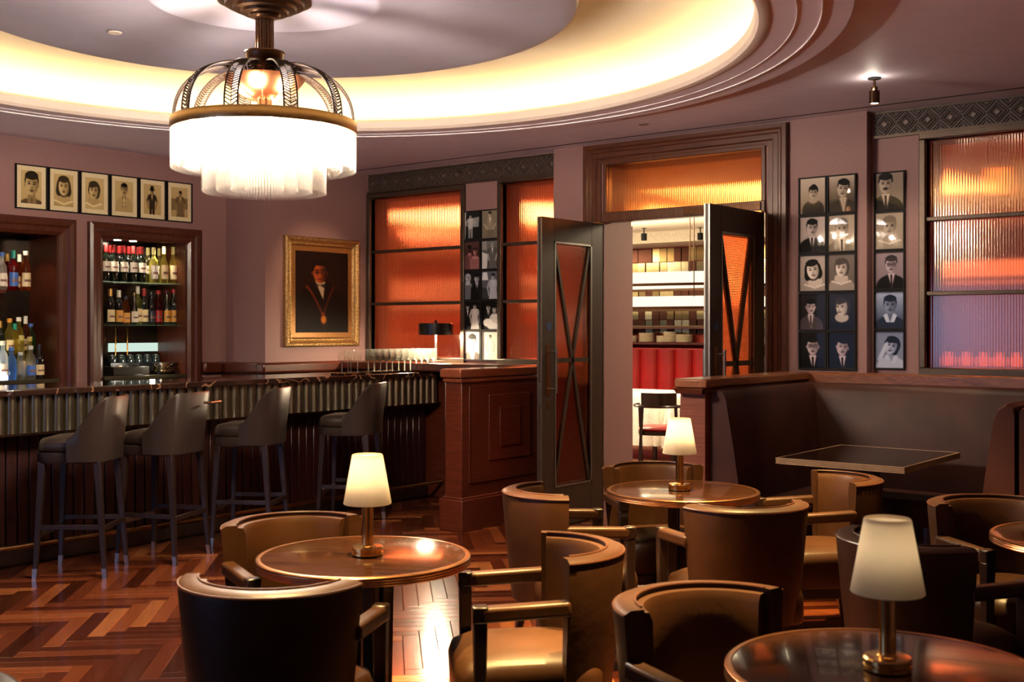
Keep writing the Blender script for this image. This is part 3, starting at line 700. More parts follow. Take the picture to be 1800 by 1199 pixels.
# ------------------------------------------------------------------ chandelier
def chandelier():
    t = thing('chandelier', (CHX, CHY, 0), label='large tiered crystal rod chandelier with bronze arched straps', cat='chandelier')
    MB().lathe([(0,3.17),(.23,3.17),(.235,3.15),(.20,3.145),(.195,3.128),(.16,3.124),(.155,3.108),(.12,3.105),(.115,3.09),(.08,3.087),(.075,3.075),(.052,3.07),(.05,3.06),(0,3.06)], 48).build('ceiling_rose', M['dbronze'], t, ang=30)
    def fluted(r, z0, z1, n=16):
        vs = []
        for z in (z0, z1):
            for k in range(n*4):
                a = 2*PI*k/(n*4); rr = r*(1 if k % 4 in (0, 1) else .84); vs.append((rr*math.cos(a), rr*math.sin(a), z))
        N = n*4; return MB().add(vs, [(k, (k+1) % N, (k+1) % N+N, k+N) for k in range(N)]+[tuple(range(N))[::-1], tuple(range(N, 2*N))])
    fluted(.046, 2.88, 3.07).build('stem', M['dbronze'], t, smooth=False)
    fluted(.037, 2.50, 2.82).build('stem', M['bronze'], t, smooth=False)
    MB().lathe([(.03,2.795),(.052,2.81),(.075,2.835),(.092,2.868),(.096,2.888),(.101,2.890),(.101,2.897),(.085,2.897),(.06,2.86),(.0,2.85)], 40).build('upper_cup', M['dbronze'], t, ang=35)
    bw = MB().lathe([(.0,2.655),(.07,2.656),(.10,2.668),(.155,2.70),(.19,2.745),(.20,2.758),(.203,2.764),(.193,2.766),(.15,2.715),(.06,2.68),(.0,2.675)], 48).build('lower_bowl', M['copper'], t, ang=35)
    for k in range(8):
        a = 2*PI*k/8; MB().tube([(r*math.cos(a), r*math.sin(a), z-.002) for r, z in ((.07,2.656),(.10,2.668),(.155,2.70),(.19,2.745),(.20,2.76))], .003, 6).build('rib', M['bronze'], bw)
    # ten arched straps with chevron cut-outs
    prof = []
    for i in range(33):
        u = i/32
        if u < .16:
            q = u/.16; prof.append((.118+.03*math.sin(q*PI/2)*.0, 2.72+.06*q)) if False else prof.append((.135-.012*math.cos(q*PI/2)+.0, 2.745+.06*q))
        else:
            q = (u-.16)/.84*PI/2*1.0
            prof.append((.15+.295*math.sin(q), 2.53+.29*max(0, math.cos(q))**.8))
    prof[5:7] = [(.142, 2.814), (.158, 2.822)]
    me = None; Np = len(prof); hw = .033
    m = MB()
    def ptn(u):
        f = u*(Np-1); i = min(Np-2, int(f)); g = f-i
        return (prof[i][0]*(1-g)+prof[i+1][0]*g, prof[i][1]*(1-g)+prof[i+1][1]*g)
    for s_ in (-1, 1): m.tube([(r, s_*hw, z) for r, z in prof], .0045, 6)
    m.tube([(r, 0, z) for r, z in prof], .0022, 4)
    K = 38
    for k in range(K):
        u = (k+.5)/K; r0, z0 = ptn(u); r1, z1 = ptn(max(0, u-.028))
        for s_ in (-1, 1): m.bar((r0, 0, z0), (r1, s_*hw, z1), .0105, .0050)
    s0 = m.build('strap', plain('strap_bronze', (.035, .019, .010), .6, .0, .15, spec=.25), t)
    for k in range(10):
        o = s0 if k == 0 else s0.copy()
        if k: COL.objects.link(o); o.parent = t
        o.rotation_euler = (0, 0, 2*PI*(k+.35)/10)
    MB().lathe([(.448,2.488),(.461,2.488),(.463,2.494),(.463,2.538),(.461,2.545),(.448,2.545),(.446,2.538),(.446,2.494),(.448,2.488)], 96).build('ring', M['brass'] if False else M['bronzer'], t, ang=35)
    MB().lathe([(0,2.495),(.44,2.495),(.44,2.503),(0,2.503)], 48).build('top_plate', M['bronze'], t)
    for r, z0, z1, n in ((.455, 2.30, 2.488, 190), (.385, 2.30, 2.488, 160), (.305, 2.185, 2.45, 128), (.235, 2.19, 2.45, 96), (.165, 2.195, 2.45, 70), (.095, 2.20, 2.45, 40)):
        m = MB(); rr = .0048 if r > .2 else .0045
        for k in range(n):
            a = 2*PI*k/n; x, y = r*math.cos(a), r*math.sin(a)
            vs = [(x+rr*math.cos(q*PI/3), y+rr*math.sin(q*PI/3), z) for z in (z0, z1) for q in range(6)]
            m.add(vs, [(q, (q+1) % 6, (q+1) % 6+6, q+6) for q in range(6)]+[(5,4,3,2,1,0)])
        o = m.build('glass_rods', M['rod'], t, ang=80); tag(o, kind='stuff')
    b = MB()
    for k in range(12):
        a = 2*PI*(k+.25)/12; bb = MB(); bb.lathe([(0,2.36),(.014,2.365),(.02,2.38),(.02,2.42),(.012,2.45),(.01,2.495),(0,2.495)], 12, (.345*math.cos(a), .345*math.sin(a)))
        bb.build('bulb', EM_BULB, t)
    for k in range(6):
        a = 2*PI*k/6; bb = MB(); bb.lathe([(0,2.33),(.014,2.335),(.02,2.35),(.02,2.40),(.012,2.43),(.01,2.495),(0,2.495)], 12, (.20*math.cos(a), .20*math.sin(a)))
        bb.build('bulb', EM_BULB, t)
    light('chandelier_glow', 'POINT', (CHX, CHY, 2.42), 20, (1, .88, .77), .03)
    for k in range(8):
        a = 2*PI*k/8+.2; light('chandelier_glow', 'POINT', (CHX+.345*math.cos(a), CHY+.345*math.sin(a), 2.43), 24, (1, .88, .77), .02)
    light('chandelier_uplight', 'POINT', (CHX-.08, CHY-.09, 2.93), 5, (1, .78, .54), .03)
    for k in range(4):
        a = 2*PI*k/4+.5; light('chandelier_uplight', 'POINT', (CHX+.22*math.cos(a), CHY+.22*math.sin(a), 2.54), 17, (1, .88, .80), .09)
    return t
M['bronzer'] = plain('gilded_bronze', (.30, .19, .085), .32, .9, .08)
EM_BULB = emis('lit_bulb', (1, .84, .62), 12)
chandelier()

# ------------------------------------------------------------------ pictures
def lin(c): c = np.asarray(c, float); return np.where(c <= .04045, c/12.92, ((c+.055)/1.055)**2.4)
class Pic:
    def __init__(s, W, H, top, bot):
        s.W, s.H = W, H; y, x = np.mgrid[0:H, 0:W]; s.x = (x+.5)/W; s.y = (y+.5)/W; s.asp = H/W; s.sf = 1.3/W
        g = (s.y/s.asp)[..., None]; s.a = np.ones((H, W, 1))*np.array(top)*(1-g)+np.array(bot)*g
    def put(s, m, c, al=1):
        m = np.clip(m, 0, 1)[..., None]*al; s.a = s.a*(1-m)+np.array(c)*m
    def ell(s, cx, cy, rx, ry, c, rot=0, al=1, soft=1, clip=None):
        dx, dy = s.x-cx, s.y-cy; co, si = math.cos(rot), math.sin(rot); u, v = (dx*co+dy*si)/rx, (-dx*si+dy*co)/ry
        m = (1-np.sqrt(u*u+v*v))*min(rx, ry)/(s.sf*soft)+.5
        if clip is not None: m = np.minimum(m, clip)
        s.put(m, c, al); return np.clip(m, 0, 1)
    def poly(s, pts, c, al=1):
        m = np.full(s.x.shape, 9.)
        ar = sum(pts[i][0]*pts[(i+1) % len(pts)][1]-pts[(i+1) % len(pts)][0]*pts[i][1] for i in range(len(pts)))
        sg = 1 if ar > 0 else -1
        for i in range(len(pts)):
            (x0, y0), (x1, y1) = pts[i], pts[(i+1) % len(pts)]; L = math.hypot(x1-x0, y1-y0)+1e-9
            m = np.minimum(m, sg*((x1-x0)*(s.y-y0)-(y1-y0)*(s.x-x0))/L/s.sf+.5)
        s.put(m, c, al); return np.clip(m, 0, 1)
    def line(s, x0, y0, x1, y1, w_, c, al=1):
        L = math.hypot(x1-x0, y1-y0)+1e-9; t = np.clip(((s.x-x0)*(x1-x0)+(s.y-y0)*(y1-y0))/L/L, 0, 1)
        s.put((w_/2-np.hypot(s.x-x0-t*(x1-x0), s.y-y0-t*(y1-y0)))/s.sf+.5, c, al)
def g3(v): return (v, v, v)
def head(p, cx, cy, r, turn=0, tilt=0, skin=.8, hair=.12, style='short', glasses=False, mous=False, lit=-1):
    sk, hr = g3(skin), g3(hair)
    co, si = math.cos(tilt), math.sin(tilt)
    def Q(u, v): return (cx+(u*co-v*si)*r, cy+(u*si+v*co)*r)
    if style == 'bob': p.ell(*Q(0, .05), 1.08*r, 1.22*r, hr, tilt); p.ell(*Q(-.75, .55), .42*r, .62*r, hr); p.ell(*Q(.75, .55), .42*r, .62*r, hr)
    if style == 'wave': p.ell(*Q(.10, -.10), 1.05*r, 1.15*r, hr, tilt); p.ell(*Q(.55, .35), .5*r, .7*r, hr)
    if style == 'short': p.ell(*Q(0, -.32), .86*r, .98*r, hr, tilt)
    if style == 'up': p.ell(*Q(.05, -.40), .95*r, .95*r, hr, tilt); p.ell(*Q(.1, -1.1), .5*r, .4*r, hr)
    if style != 'bob' and style != 'wave':
        p.ell(*Q(-.80, .10), .12*r, .22*r, g3(skin*.8)); p.ell(*Q(.80, .10), .12*r, .22*r, g3(skin*.8))
    f = p.ell(*Q(0, .05), .76*r, 1.06*r, sk, tilt)
    sh = np.clip(((p.x-cx)*(-lit)/r*.8+.15), 0, 1)*.42; p.a = p.a*(1-(f*sh)[..., None])
    p.ell(*Q(turn*.12, -.82), .80*r, .42*r, hr, tilt, al=.95)
    if style == 'wave': p.ell(*Q(-.35, -.65), .45*r, .35*r, hr)
    d = g3(skin*.22); o = turn*.22
    for s_ in (-1, 1):
        p.ell(*Q(s_*.30+o, -.02), .15*r, .075*r, d); p.ell(*Q(s_*.31+o, -.22), .20*r, .05*r, g3(skin*.3), s_*.12, al=.85)
        if glasses:
            p.ell(*Q(s_*.31+o, .0), .27*r, .25*r, g3(.1)); p.ell(*Q(s_*.31+o, .0), .215*r, .195*r, g3(skin*.85)); p.ell(*Q(s_*.30+o, -.01), .12*r, .07*r, d)
    if glasses: p.line(*Q(-.08+o, -.03), *Q(.08+o, -.03), .05*r, g3(.1))
    p.line(*Q(o*1.3+.04, .05), *Q(o*1.5+.07, .36), .08*r, g3(skin*.62), .7); p.ell(*Q(o*1.4, .40), .15*r, .07*r, g3(skin*.55), al=.8)
    if mous: p.ell(*Q(o*1.2, .52), .28*r, .07*r, g3(hair))
    p.ell(*Q(o*1.2, .64), .25*r, .085*r, g3(skin*.38)); p.ell(*Q(o*1.0, .80), .18*r, .05*r, g3(skin*.7), al=.5)
def bust(p, cx, cy, r, cloth=.1, shirt=.85, tie=.1, skin=.8, kind='suit', lean=0):
    b = p.asp+.1
    p.poly([(cx-.32*r, cy+.6*r), (cx+.36*r, cy+.6*r), (cx+.5*r+lean, cy+1.9*r), (cx-.5*r+lean, cy+1.9*r)], g3(skin*.7))
    p.ell(cx+lean, cy+3.0*r, 2.1*r, 1.65*r, g3(cloth)); p.poly([(cx-2.1*r+lean, cy+2.9*r), (cx+2.1*r+lean, cy+2.9*r), (cx+2.3*r+lean, b+.3), (cx-2.3*r+lean, b+.3)], g3(cloth))
    x = cx+lean*.7
    if kind == 'suit':
        p.poly([(x-.5*r, cy+1.15*r), (x+.5*r, cy+1.15*r), (x+.08*r, cy+3.1*r)], g3(shirt))
        p.poly([(x-.13*r, cy+1.35*r), (x+.13*r, cy+1.35*r), (x+.16*r, cy+3.0*r), (x-.06*r, cy+3.0*r)], g3(tie))
        for s_ in (-1, 1): p.line(x+s_*.62*r, cy+1.25*r, x+.08*r, cy+3.3*r, .10*r, g3(cloth*1.6+.05), .8)
    elif kind == 'open':
        p.poly([(x-.4*r, cy+1.1*r), (x+.4*r, cy+1.1*r), (x, cy+2.1*r)], g3(skin*.8))
        p.poly([(x-.9*r, cy+1.3*r), (x-.4*r, cy+1.05*r), (x, cy+2.2*r), (x-.5*r, cy+2.2*r)], g3(shirt)); p.poly([(x+.9*r, cy+1.3*r), (x+.4*r, cy+1.05*r), (x, cy+2.2*r), (x+.5*r, cy+2.2*r)], g3(shirt))
    elif kind == 'dress':
        p.ell(x, cy+1.35*r, .95*r, .62*r, g3(skin*.86)); 
        for k in range(7): p.ell(x-1.2*r+k*.4*r, cy+2.1*r+abs(k-3)*-.12*r, .22*r, .1*r, g3(min(1, cloth*1.5+.1)), al=.7)
    elif kind == 'bow':
        p.poly([(x-.55*r, cy+1.15*r), (x+.55*r, cy+1.15*r), (x+.05*r, cy+3.4*r)], g3(shirt))
        p.poly([(x-.42*r, cy+1.25*r), (x, cy+1.42*r), (x-.42*r, cy+1.62*r)], g3(tie)); p.poly([(x+.42*r, cy+1.25*r), (x+.42*r, cy+1.62*r), (x, cy+1.42*r)], g3(tie))
def portrait(W=46, H=58, bg=(.7, .6), cx=.5, cy=.42, r=.17, tint=(1, 1, 1), **k):
    r *= 1.5; cy += .05
    p = Pic(W, H, g3(bg[0]), g3(bg[1])); kb = {q: k.pop(q) for q in ('cloth', 'shirt', 'tie', 'kind', 'lean') if q in k}
    p2 = dict(kb); bust(p, cx, cy, r, skin=k.get('skin', .8), **p2); head(p, cx, cy, r, **k); p.a = np.clip(p.a*np.array(tint), 0, 1); return p
def figure(p, cx, y0, h, cloth=.2, skin=.8, hair=.1, legs=True, hat=False, skirt=False, arm=0):
    r = h/12.5
    p.poly([(cx-1.9*r, y0+2.6*r), (cx+1.9*r, y0+2.6*r), (cx+1.5*r, y0+8*r), (cx-1.5*r, y0+8*r)], g3(cloth)); p.ell(cx, y0+3*r, 2.0*r, 1.0*r, g3(cloth))
    if skirt: p.poly([(cx-1.5*r, y0+6.5*r), (cx+1.5*r, y0+6.5*r), (cx+3.0*r, y0+h), (cx-2.6*r, y0+h)], g3(cloth))
    else:
        p.poly([(cx-1.5*r, y0+7.5*r), (cx-.1*r, y0+7.5*r), (cx-.3*r, y0+h), (cx-1.4*r, y0+h)], g3(cloth*.8)); p.poly([(cx+.1*r, y0+7.5*r), (cx+1.5*r, y0+7.5*r), (cx+1.4*r, y0+h), (cx+.3*r, y0+h)], g3(cloth*.8))
    for s_ in (-1, 1):
        e = (cx+s_*(2.7+arm)*r, y0+5.2*r); p.line(cx+s_*1.8*r, y0+3*r, *e, 1.0*r, g3(cloth*.9)); p.line(*e, cx+s_*(2.0-arm)*r, y0+(8-3*arm)*r, .8*r, g3(skin*.8))
    p.line(cx, y0+2*r, cx, y0+2.8*r, .9*r, g3(skin*.75))
    p.poly([(cx-.5*r, y0+2.5*r), (cx+.5*r, y0+2.5*r), (cx, y0+5*r)], g3(min(1, skin*1.05)))
    head(p, cx, y0+1.2*r, r, hair=hair, skin=skin)
    if hat: p.ell(cx, y0+.2*r, 1.5*r, .3*r, g3(.08)); p.poly([(cx-.9*r, y0-1.2*r), (cx+.9*r, y0-1.2*r), (cx+.9*r, y0+.2*r), (cx-.9*r, y0+.2*r)], g3(.08))
def scene_pic(fig, W=46, H=58, bg=(.3, .2), tint=(1, 1, 1), extra=None):
    p = Pic(W, H, g3(bg[0]), g3(bg[1]))
    if extra: extra(p)
    for a in fig: figure(p, **a)
    p.a = np.clip(p.a*np.array(tint), 0, 1); return p
def duo(h1, h2, W=46, H=58, bg=(.25, .2), tint=(1, 1, 1), extra=None):
    p = Pic(W, H, g3(bg[0]), g3(bg[1]))
    if extra: extra(p)
    for q in (h1, h2):
        q = dict(q); b = {n_: q.pop(n_) for n_ in ('cloth', 'shirt', 'tie', 'kind', 'lean') if n_ in q}; bust(p, q['cx'], q['cy'], q['r'], skin=q.get('skin', .8), **b); head(p, **q)
    p.a = np.clip(p.a*np.array(tint), 0, 1); return p
def print_mesh(name, p, x0, x1, z0, z1, y, parent, mat):
    H, W = p.a.shape[:2]; gx, gz = np.meshgrid(np.linspace(x0, x1, W), np.linspace(z1, z0, H))
    V = np.stack([gx.ravel(), np.full(gx.size, y), gz.ravel()], 1); i = np.arange(H*W).reshape(H, W)
    F = np.stack([i[:-1, :-1].ravel(), i[1:, :-1].ravel(), i[1:, 1:].ravel(), i[:-1, 1:].ravel()], 1)
    me = bpy.data.meshes.new(name); me.from_pydata(V.tolist(), [], F.tolist())
    at = me.color_attributes.new('ink', 'FLOAT_COLOR', 'POINT'); c = np.ones((H*W, 4)); q_ = np.clip(p.a, 0, 1); c[:, :3] = lin(q_*.35+q_*q_*(3-2*q_)*.65).reshape(-1, 3)*.80
    at.data.foreach_set('color', c.ravel()); me.materials.append(mat); o = bpy.data.objects.new(name, me); COL.objects.link(o); o.parent = parent; return o
def framed(loc, rz, w_, h, p, label, group, border=.010, mat_w=0, frame=None, depth=.022):
    t = thing('framed_photograph' if not mat_w else 'framed_sketch', loc, rz, label, 'picture', group)
    m = MB(); b = border
    m.box(-w_/2, w_/2, -depth, 0, h/2-b, h/2).box(-w_/2, w_/2, -depth, 0, -h/2, -h/2+b).box(-w_/2, -w_/2+b, -depth, 0, -h/2+b, h/2-b).box(w_/2-b, w_/2, -depth, 0, -h/2+b, h/2-b)
    m.build('frame', M['black'], t)
    MB().box(-w_/2+b, w_/2-b, -.010, -.001, -h/2+b, h/2-b).build('mat_board', M['mat_board'] if mat_w else M['black'], t)
    print_mesh('print', p, -w_/2+b+mat_w, w_/2-b-mat_w, -h/2+b+mat_w, h/2-b-mat_w, -.0115, t, M['print'])
    if mat_w:
        g = MB().add([(-w_/2+b, -.014, -h/2+b), (w_/2-b, -.014, -h/2+b), (w_/2-b, -.014, h/2-b), (-w_/2+b, -.014, h/2-b)], [(0,1,2,3)]); g.build('glazing', M['glaze'], t)
    return t
M['glaze'] = glassy('picture_glass', (1, 1, 1), .95, .02, .02)
BR = (1.0, .93, .90); BL_ = (.88, .93, 1.08); SE = (1.0, .92, .84); MV = (.95, .86, .90)  # blue and mauve tints put part of the daylight reflection into the prints
right = [  # column 1, column 2 (top to bottom)
 portrait(bg=(.85,.55), cx=.52, cy=.46, r=.13, kind='dress', cloth=.25, style='up', tint=SE), portrait(bg=(.80,.2), cx=.55, cy=.40, r=.18, cloth=.30, tie=.7, shirt=.8, mous=False, tilt=.15, tint=SE),
 portrait(bg=(.78,.72), cx=.47, cy=.34, r=.17, cloth=.14, tie=.10, tint=BR, turn=.5), portrait(bg=(.70,.62), cx=.5, cy=.42, r=.19, cloth=.50, skin=.75, hair=.45, tint=SE),  # second print has the haze of a reflection painted into its pale tones
 portrait(bg=(.72,.60), cx=.50, cy=.46, r=.20, kind='dress', cloth=.62, style='bob', skin=.9, tilt=-.15, tint=BR, lean=.12), portrait(bg=(.50,.42), cx=.48, cy=.42, r=.18, kind='dress', cloth=.60, style='wave', hair=.35, skin=.86, tint=BR),
 portrait(bg=(.24,.14), cx=.42, cy=.40, r=.15, cloth=.36, tie=.15, tint=MV, lit=1, turn=.6), portrait(bg=(.25,.12), cx=.50, cy=.42, r=.18, kind='dress', cloth=.10, style='wave', hair=.28, skin=.85, turn=-1.2, tint=BR),
 portrait(bg=(.20,.12), cx=.50, cy=.42, r=.19, cloth=.05, tie=.05, glasses=True, tint=MV), portrait(bg=(.14,.07), cx=.52, cy=.44, r=.18, cloth=.04, tie=.04, tint=MV, tilt=.12, turn=.4)]
RL = ['smiling woman in a low sequined dress', 'smiling man leaning on his hand', 'young man in dark suit on a pale ground', 'man almost lost in the chandelier reflection',
      'woman with dark bobbed hair, chin lowered', 'woman with light wavy hair on grey', 'man in grey suit glancing sideways', 'woman in near profile on a dark ground',
      'man with round glasses and black suit', 'dark-haired man in black suit on black']
x0, x1 = px_at_Y(1405, YD), px_at_Y(1507, YD); pw = (x1-x0)/2; ph = (2.565-1.212)/5
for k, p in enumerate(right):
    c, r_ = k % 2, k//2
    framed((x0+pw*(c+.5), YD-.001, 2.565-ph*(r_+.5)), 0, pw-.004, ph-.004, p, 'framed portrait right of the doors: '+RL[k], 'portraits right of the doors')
r3 = [portrait(bg=(.62,.60), cx=.36, cy=.32, r=.20, cloth=.2, tie=.15, mous=True, tint=SE), portrait(bg=(.68,.60), cx=.5, cy=.42, r=.19, cloth=.62, kind='dress', skin=.75, hair=.5, tint=SE),  # second print's flat pale tones imitate a bright reflection
      portrait(bg=(.66,.60), cx=.56, cy=.38, r=.17, cloth=.16, tie=.2, glasses=True, hair=.30, tint=MV), portrait(bg=(.80,.30), cx=.52, cy=.40, r=.18, cloth=.22, kind='open', shirt=.9, skin=.62, tint=BL_),
      portrait(bg=(.62,.60), cx=.56, cy=.44, r=.18, cloth=.80, kind='open', style='wave', hair=.12, tilt=.3, tint=BL_)]
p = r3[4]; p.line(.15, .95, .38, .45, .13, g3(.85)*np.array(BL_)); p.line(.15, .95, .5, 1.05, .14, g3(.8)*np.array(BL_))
R3 = ['man with a moustache, topmost of the single column', 'person washed out by a bright reflection', 'man with round glasses and striped tie', 'man in an open white collar, bluish', 'person resting the head on one hand, bluish']
x0, x1 = px_at_Y(1538, YW), px_at_Y(1592, YW); ph = (2.57-1.222)/5
for k, p in enumerate(r3):
    framed(((x0+x1)/2, YW-.001, 2.57-ph*(k+.5)), 0, x1-x0, ph-.004, p, 'black-framed portrait of a '+R3[k], 'portraits in the single column')
def ph_bg(*els):
    def f(p):
        for e in els: p.poly(*e) if isinstance(e[0], list) else p.ell(*e)
    return f
left = [scene_pic([dict(cx=.42, y0=.10, h=1.1, cloth=.75, arm=.6)], bg=(.22,.15), extra=ph_bg(([(0,0),(.15,0),(.1,1.3),(0,1.3)], g3(.8)), ([(.45,.3),(.95,.25),(.9,.7),(.4,.7)], g3(.6)))),
        scene_pic([dict(cx=.48, y0=.06, h=1.35, cloth=.60, arm=.3, skin=.85)], bg=(.55,.5), tint=(1,.95,.85)),
        duo(dict(cx=.36, cy=.34, r=.15, cloth=.42, skin=.30, shirt=.8), dict(cx=.70, cy=.46, r=.15, cloth=.55, skin=.72, hair=.22, style='bob', kind='dress'), bg=(.35,.25), tint=(1.1,.80,.80)),
        scene_pic([dict(cx=.62, y0=.10, h=1.2, cloth=.42, skirt=True, hair=.6)], bg=(.5,.3), extra=ph_bg(([(0,.5),(.35,.6),(.3,1.3),(0,1.3)], g3(.85)), ([(0,0),(.3,0),(.3,.4),(0,.4)], g3(.6)))),
        duo(dict(cx=.26, cy=.28, r=.16, cloth=.45, kind='dress', style='wave', hair=.7), dict(cx=.80, cy=.32, r=.17, cloth=.12), bg=(.2,.15), tint=(.95,.98,1.05)),
        scene_pic([dict(cx=.66, y0=.12, h=1.5, cloth=.75, skirt=True)], bg=(.45,.4), tint=(.95,.98,1.05), extra=ph_bg(([(.05,.05),(.3,.05),(.38,.4),(0,.4)], g3(.95)), ([(0,.75),(.5,.75),(.5,1.3),(0,1.3)], g3(.3)))),
        scene_pic([dict(cx=.25, y0=.12, h=1.3, cloth=.12), dict(cx=.68, y0=.08, h=1.35, cloth=.78, skirt=True)], bg=(.12,.1)),
        duo(dict(cx=.38, cy=.28, r=.14, cloth=.06), dict(cx=.74, cy=.36, r=.14, cloth=.75, kind='dress', hair=.1, style='bob'), bg=(.12,.1), extra=None),
        portrait(bg=(.85,.88), cx=.52, cy=.42, r=.20, cloth=.45, shirt=.95, tie=.95, skin=.9, tint=(1,.93,.90)),  # lamp light's washed-out look is painted into this print's tones
        scene_pic([dict(cx=.50, y0=.14, h=1.15, cloth=.88, skin=.92, hair=.35, skirt=True)], bg=(.90,.88), tint=(1,.99,.92))]  # near-white tones put the lamp light into the print
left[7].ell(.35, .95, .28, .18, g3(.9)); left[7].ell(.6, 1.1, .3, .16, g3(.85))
LL = ['person standing with raised arm behind a white grille', 'person sitting with arms straight down', 'smiling couple in reddish tones', 'person in a shiny striped gown by a pale drape',
      'couple side by side, bluish', 'person in a pale gown beside a lamp', 'person in dark coat next to one in white', 'couple with white flowers in a white border',
      'young man, washed out by the lamp light', 'standing figure nearly white from the lamp light']
x0, x1 = px_at_Y(815, YW), px_at_Y(880, YW); pw = (x1-x0)/2; ph = (2.545-1.218)/5
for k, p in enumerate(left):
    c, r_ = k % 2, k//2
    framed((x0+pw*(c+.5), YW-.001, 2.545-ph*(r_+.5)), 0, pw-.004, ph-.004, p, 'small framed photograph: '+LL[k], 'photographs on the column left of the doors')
# six sketches
SK = (1.22, 1.06, .78)
def sk(**k): return portrait(bg=(.68,.64), tint=SK, **k)
six = [sk(cx=.52, cy=.46, r=.26, cloth=.34, shirt=.5, hair=.18, skin=.66, tie=.4), sk(cx=.5, cy=.42, r=.22, style='bob', kind='dress', cloth=.60, skin=.72, hair=.25),
       sk(cx=.45, cy=.46, r=.20, style='wave', kind='dress', cloth=.66, skin=.70, hair=.25), sk(cx=.5, cy=.30, r=.14, cloth=.60, shirt=.66, tie=.3, kind='bow', skin=.62),
       scene_pic([dict(cx=.48, y0=.20, h=1.25, cloth=.24, hat=True, skin=.6)], bg=(.66,.62), tint=SK), scene_pic([dict(cx=.55, y0=.16, h=1.3, cloth=.42, skin=.6, skirt=True)], bg=(.66,.6), tint=SK, extra=ph_bg(([(0,.5),(1,.45),(1,.9),(0,1.0)], g3(.45))))]
for k in range(6): six[3].ell(.42+(k % 2)*.16, .72+(k//2)*.16, .02, .02, g3(.25))
SL = ['dark-haired man, leftmost above the bar', 'smiling woman with bobbed hair', 'woman with one long side curl', 'person in a buttoned uniform', 'standing figure in a top hat', 'seated figure in a landscape, rightmost above the bar']
ya, yb = px_at_X(24, XL), px_at_X(337, XL); pw = (yb-ya)/6
for k, p in enumerate(six):
    framed((XL+.001, ya+pw*(k+.5), 2.60), PI/2, pw-.012, .345, p, 'framed sketch of a '+SL[k], 'framed sketches above the bar cabinets', .009, .036)
# the gilt-framed portrait
def oil():
    p = Pic(70, 104, (.10,.05,.03), (.08,.04,.02)); p.ell(.45, .45, .6, .7, (.17,.07,.035), soft=25)
    x, y, r = .46, .40, .125; k_ = 1.28; sk_ = (.66,.36,.20)
    p.poly([(x-.06,y+.08),(x+.07,y+.08),(x+.09,y+.2),(x-.08,y+.2)], (.45,.22,.12))
    p.ell(x+.02, y+.62, .44, .46, (.035,.022,.02)); p.poly([(x-.42,y+.6),(x+.46,y+.6),(x+.5,1.6),(x-.5,1.6)], (.035,.022,.02))
    p.poly([(x-.09,y+.13),(x+.10,y+.15),(x+.06,y+.48)], (.72,.62,.52))
    p.poly([(x-.10,y+.18),(x,y+.215),(x-.08,y+.26)], (.22,.2,.2)); p.poly([(x+.10,y+.18),(x+.09,y+.27),(x,y+.215)], (.22,.2,.2))
    p.ell(x, y-.04*k_, .112*k_, .135*k_, (.07,.03,.02)); f = p.ell(x+.005, y+.0, .098*k_, .138*k_, sk_)
    p.a = p.a*(1-(f*np.clip((p.x-x)/.1*.5+.1, 0, .6))[..., None]); p.ell(x-.0, y-.142*k_, .09*k_, .032*k_, (.07,.03,.02))
    for s_ in (-1, 1):
        p.ell(x+s_*.05, y-.014, .044, .034, (.25,.12,.07)); p.ell(x+s_*.05, y-.014, .035, .026, (.55,.30,.18)); p.ell(x+s_*.05, y-.014, .019, .011, (.08,.04,.03)); p.ell(x+s_*.052, y-.062, .038, .009, (.12,.06,.04))
    p.line(x+.005, y-.0, x+.014, y+.058, .014, (.75,.45,.28), .7); p.ell(x+.003, y+.105, .042, .011, (.42,.12,.09)); p.ell(x-.138, y+.0, .018, .036, (.5,.25,.14)); p.ell(x+.138, y+.0, .016, .036, (.35,.16,.09))
    y += .05
    N = 13
    for k in range(N):
        u = k/(N-1); xx = x-.24+u*.30; yy = y+.20+.52*u**1.3; p.ell(xx, yy, .022, .026, (.55,.28,.12)); p.ell(xx, yy, .009, .011, (.25,.1,.05))
        xx = x+.26-u*.20; yy = y+.20+.52*u**1.2; p.ell(xx, yy, .018, .024, (.48,.24,.10)); p.ell(xx, yy, .007, .010, (.22,.1,.05))
    p.ell(x+.07, y+.79, .055, .085, (.62,.36,.14)); p.ell(x+.07, y+.79, .035, .058, (.72,.50,.24)); p.ell(x+.06, y+.70, .03, .03, (.5,.28,.1))
    return p
yo, y1_ = px_at_X(497, XP), px_at_X(627, XP); ow = y1_-yo
t = thing('framed_portrait', (XP+.002, (yo+y1_)/2, 1.835), PI/2, 'oil portrait of a man with a chain of office in a gilt frame', 'picture')
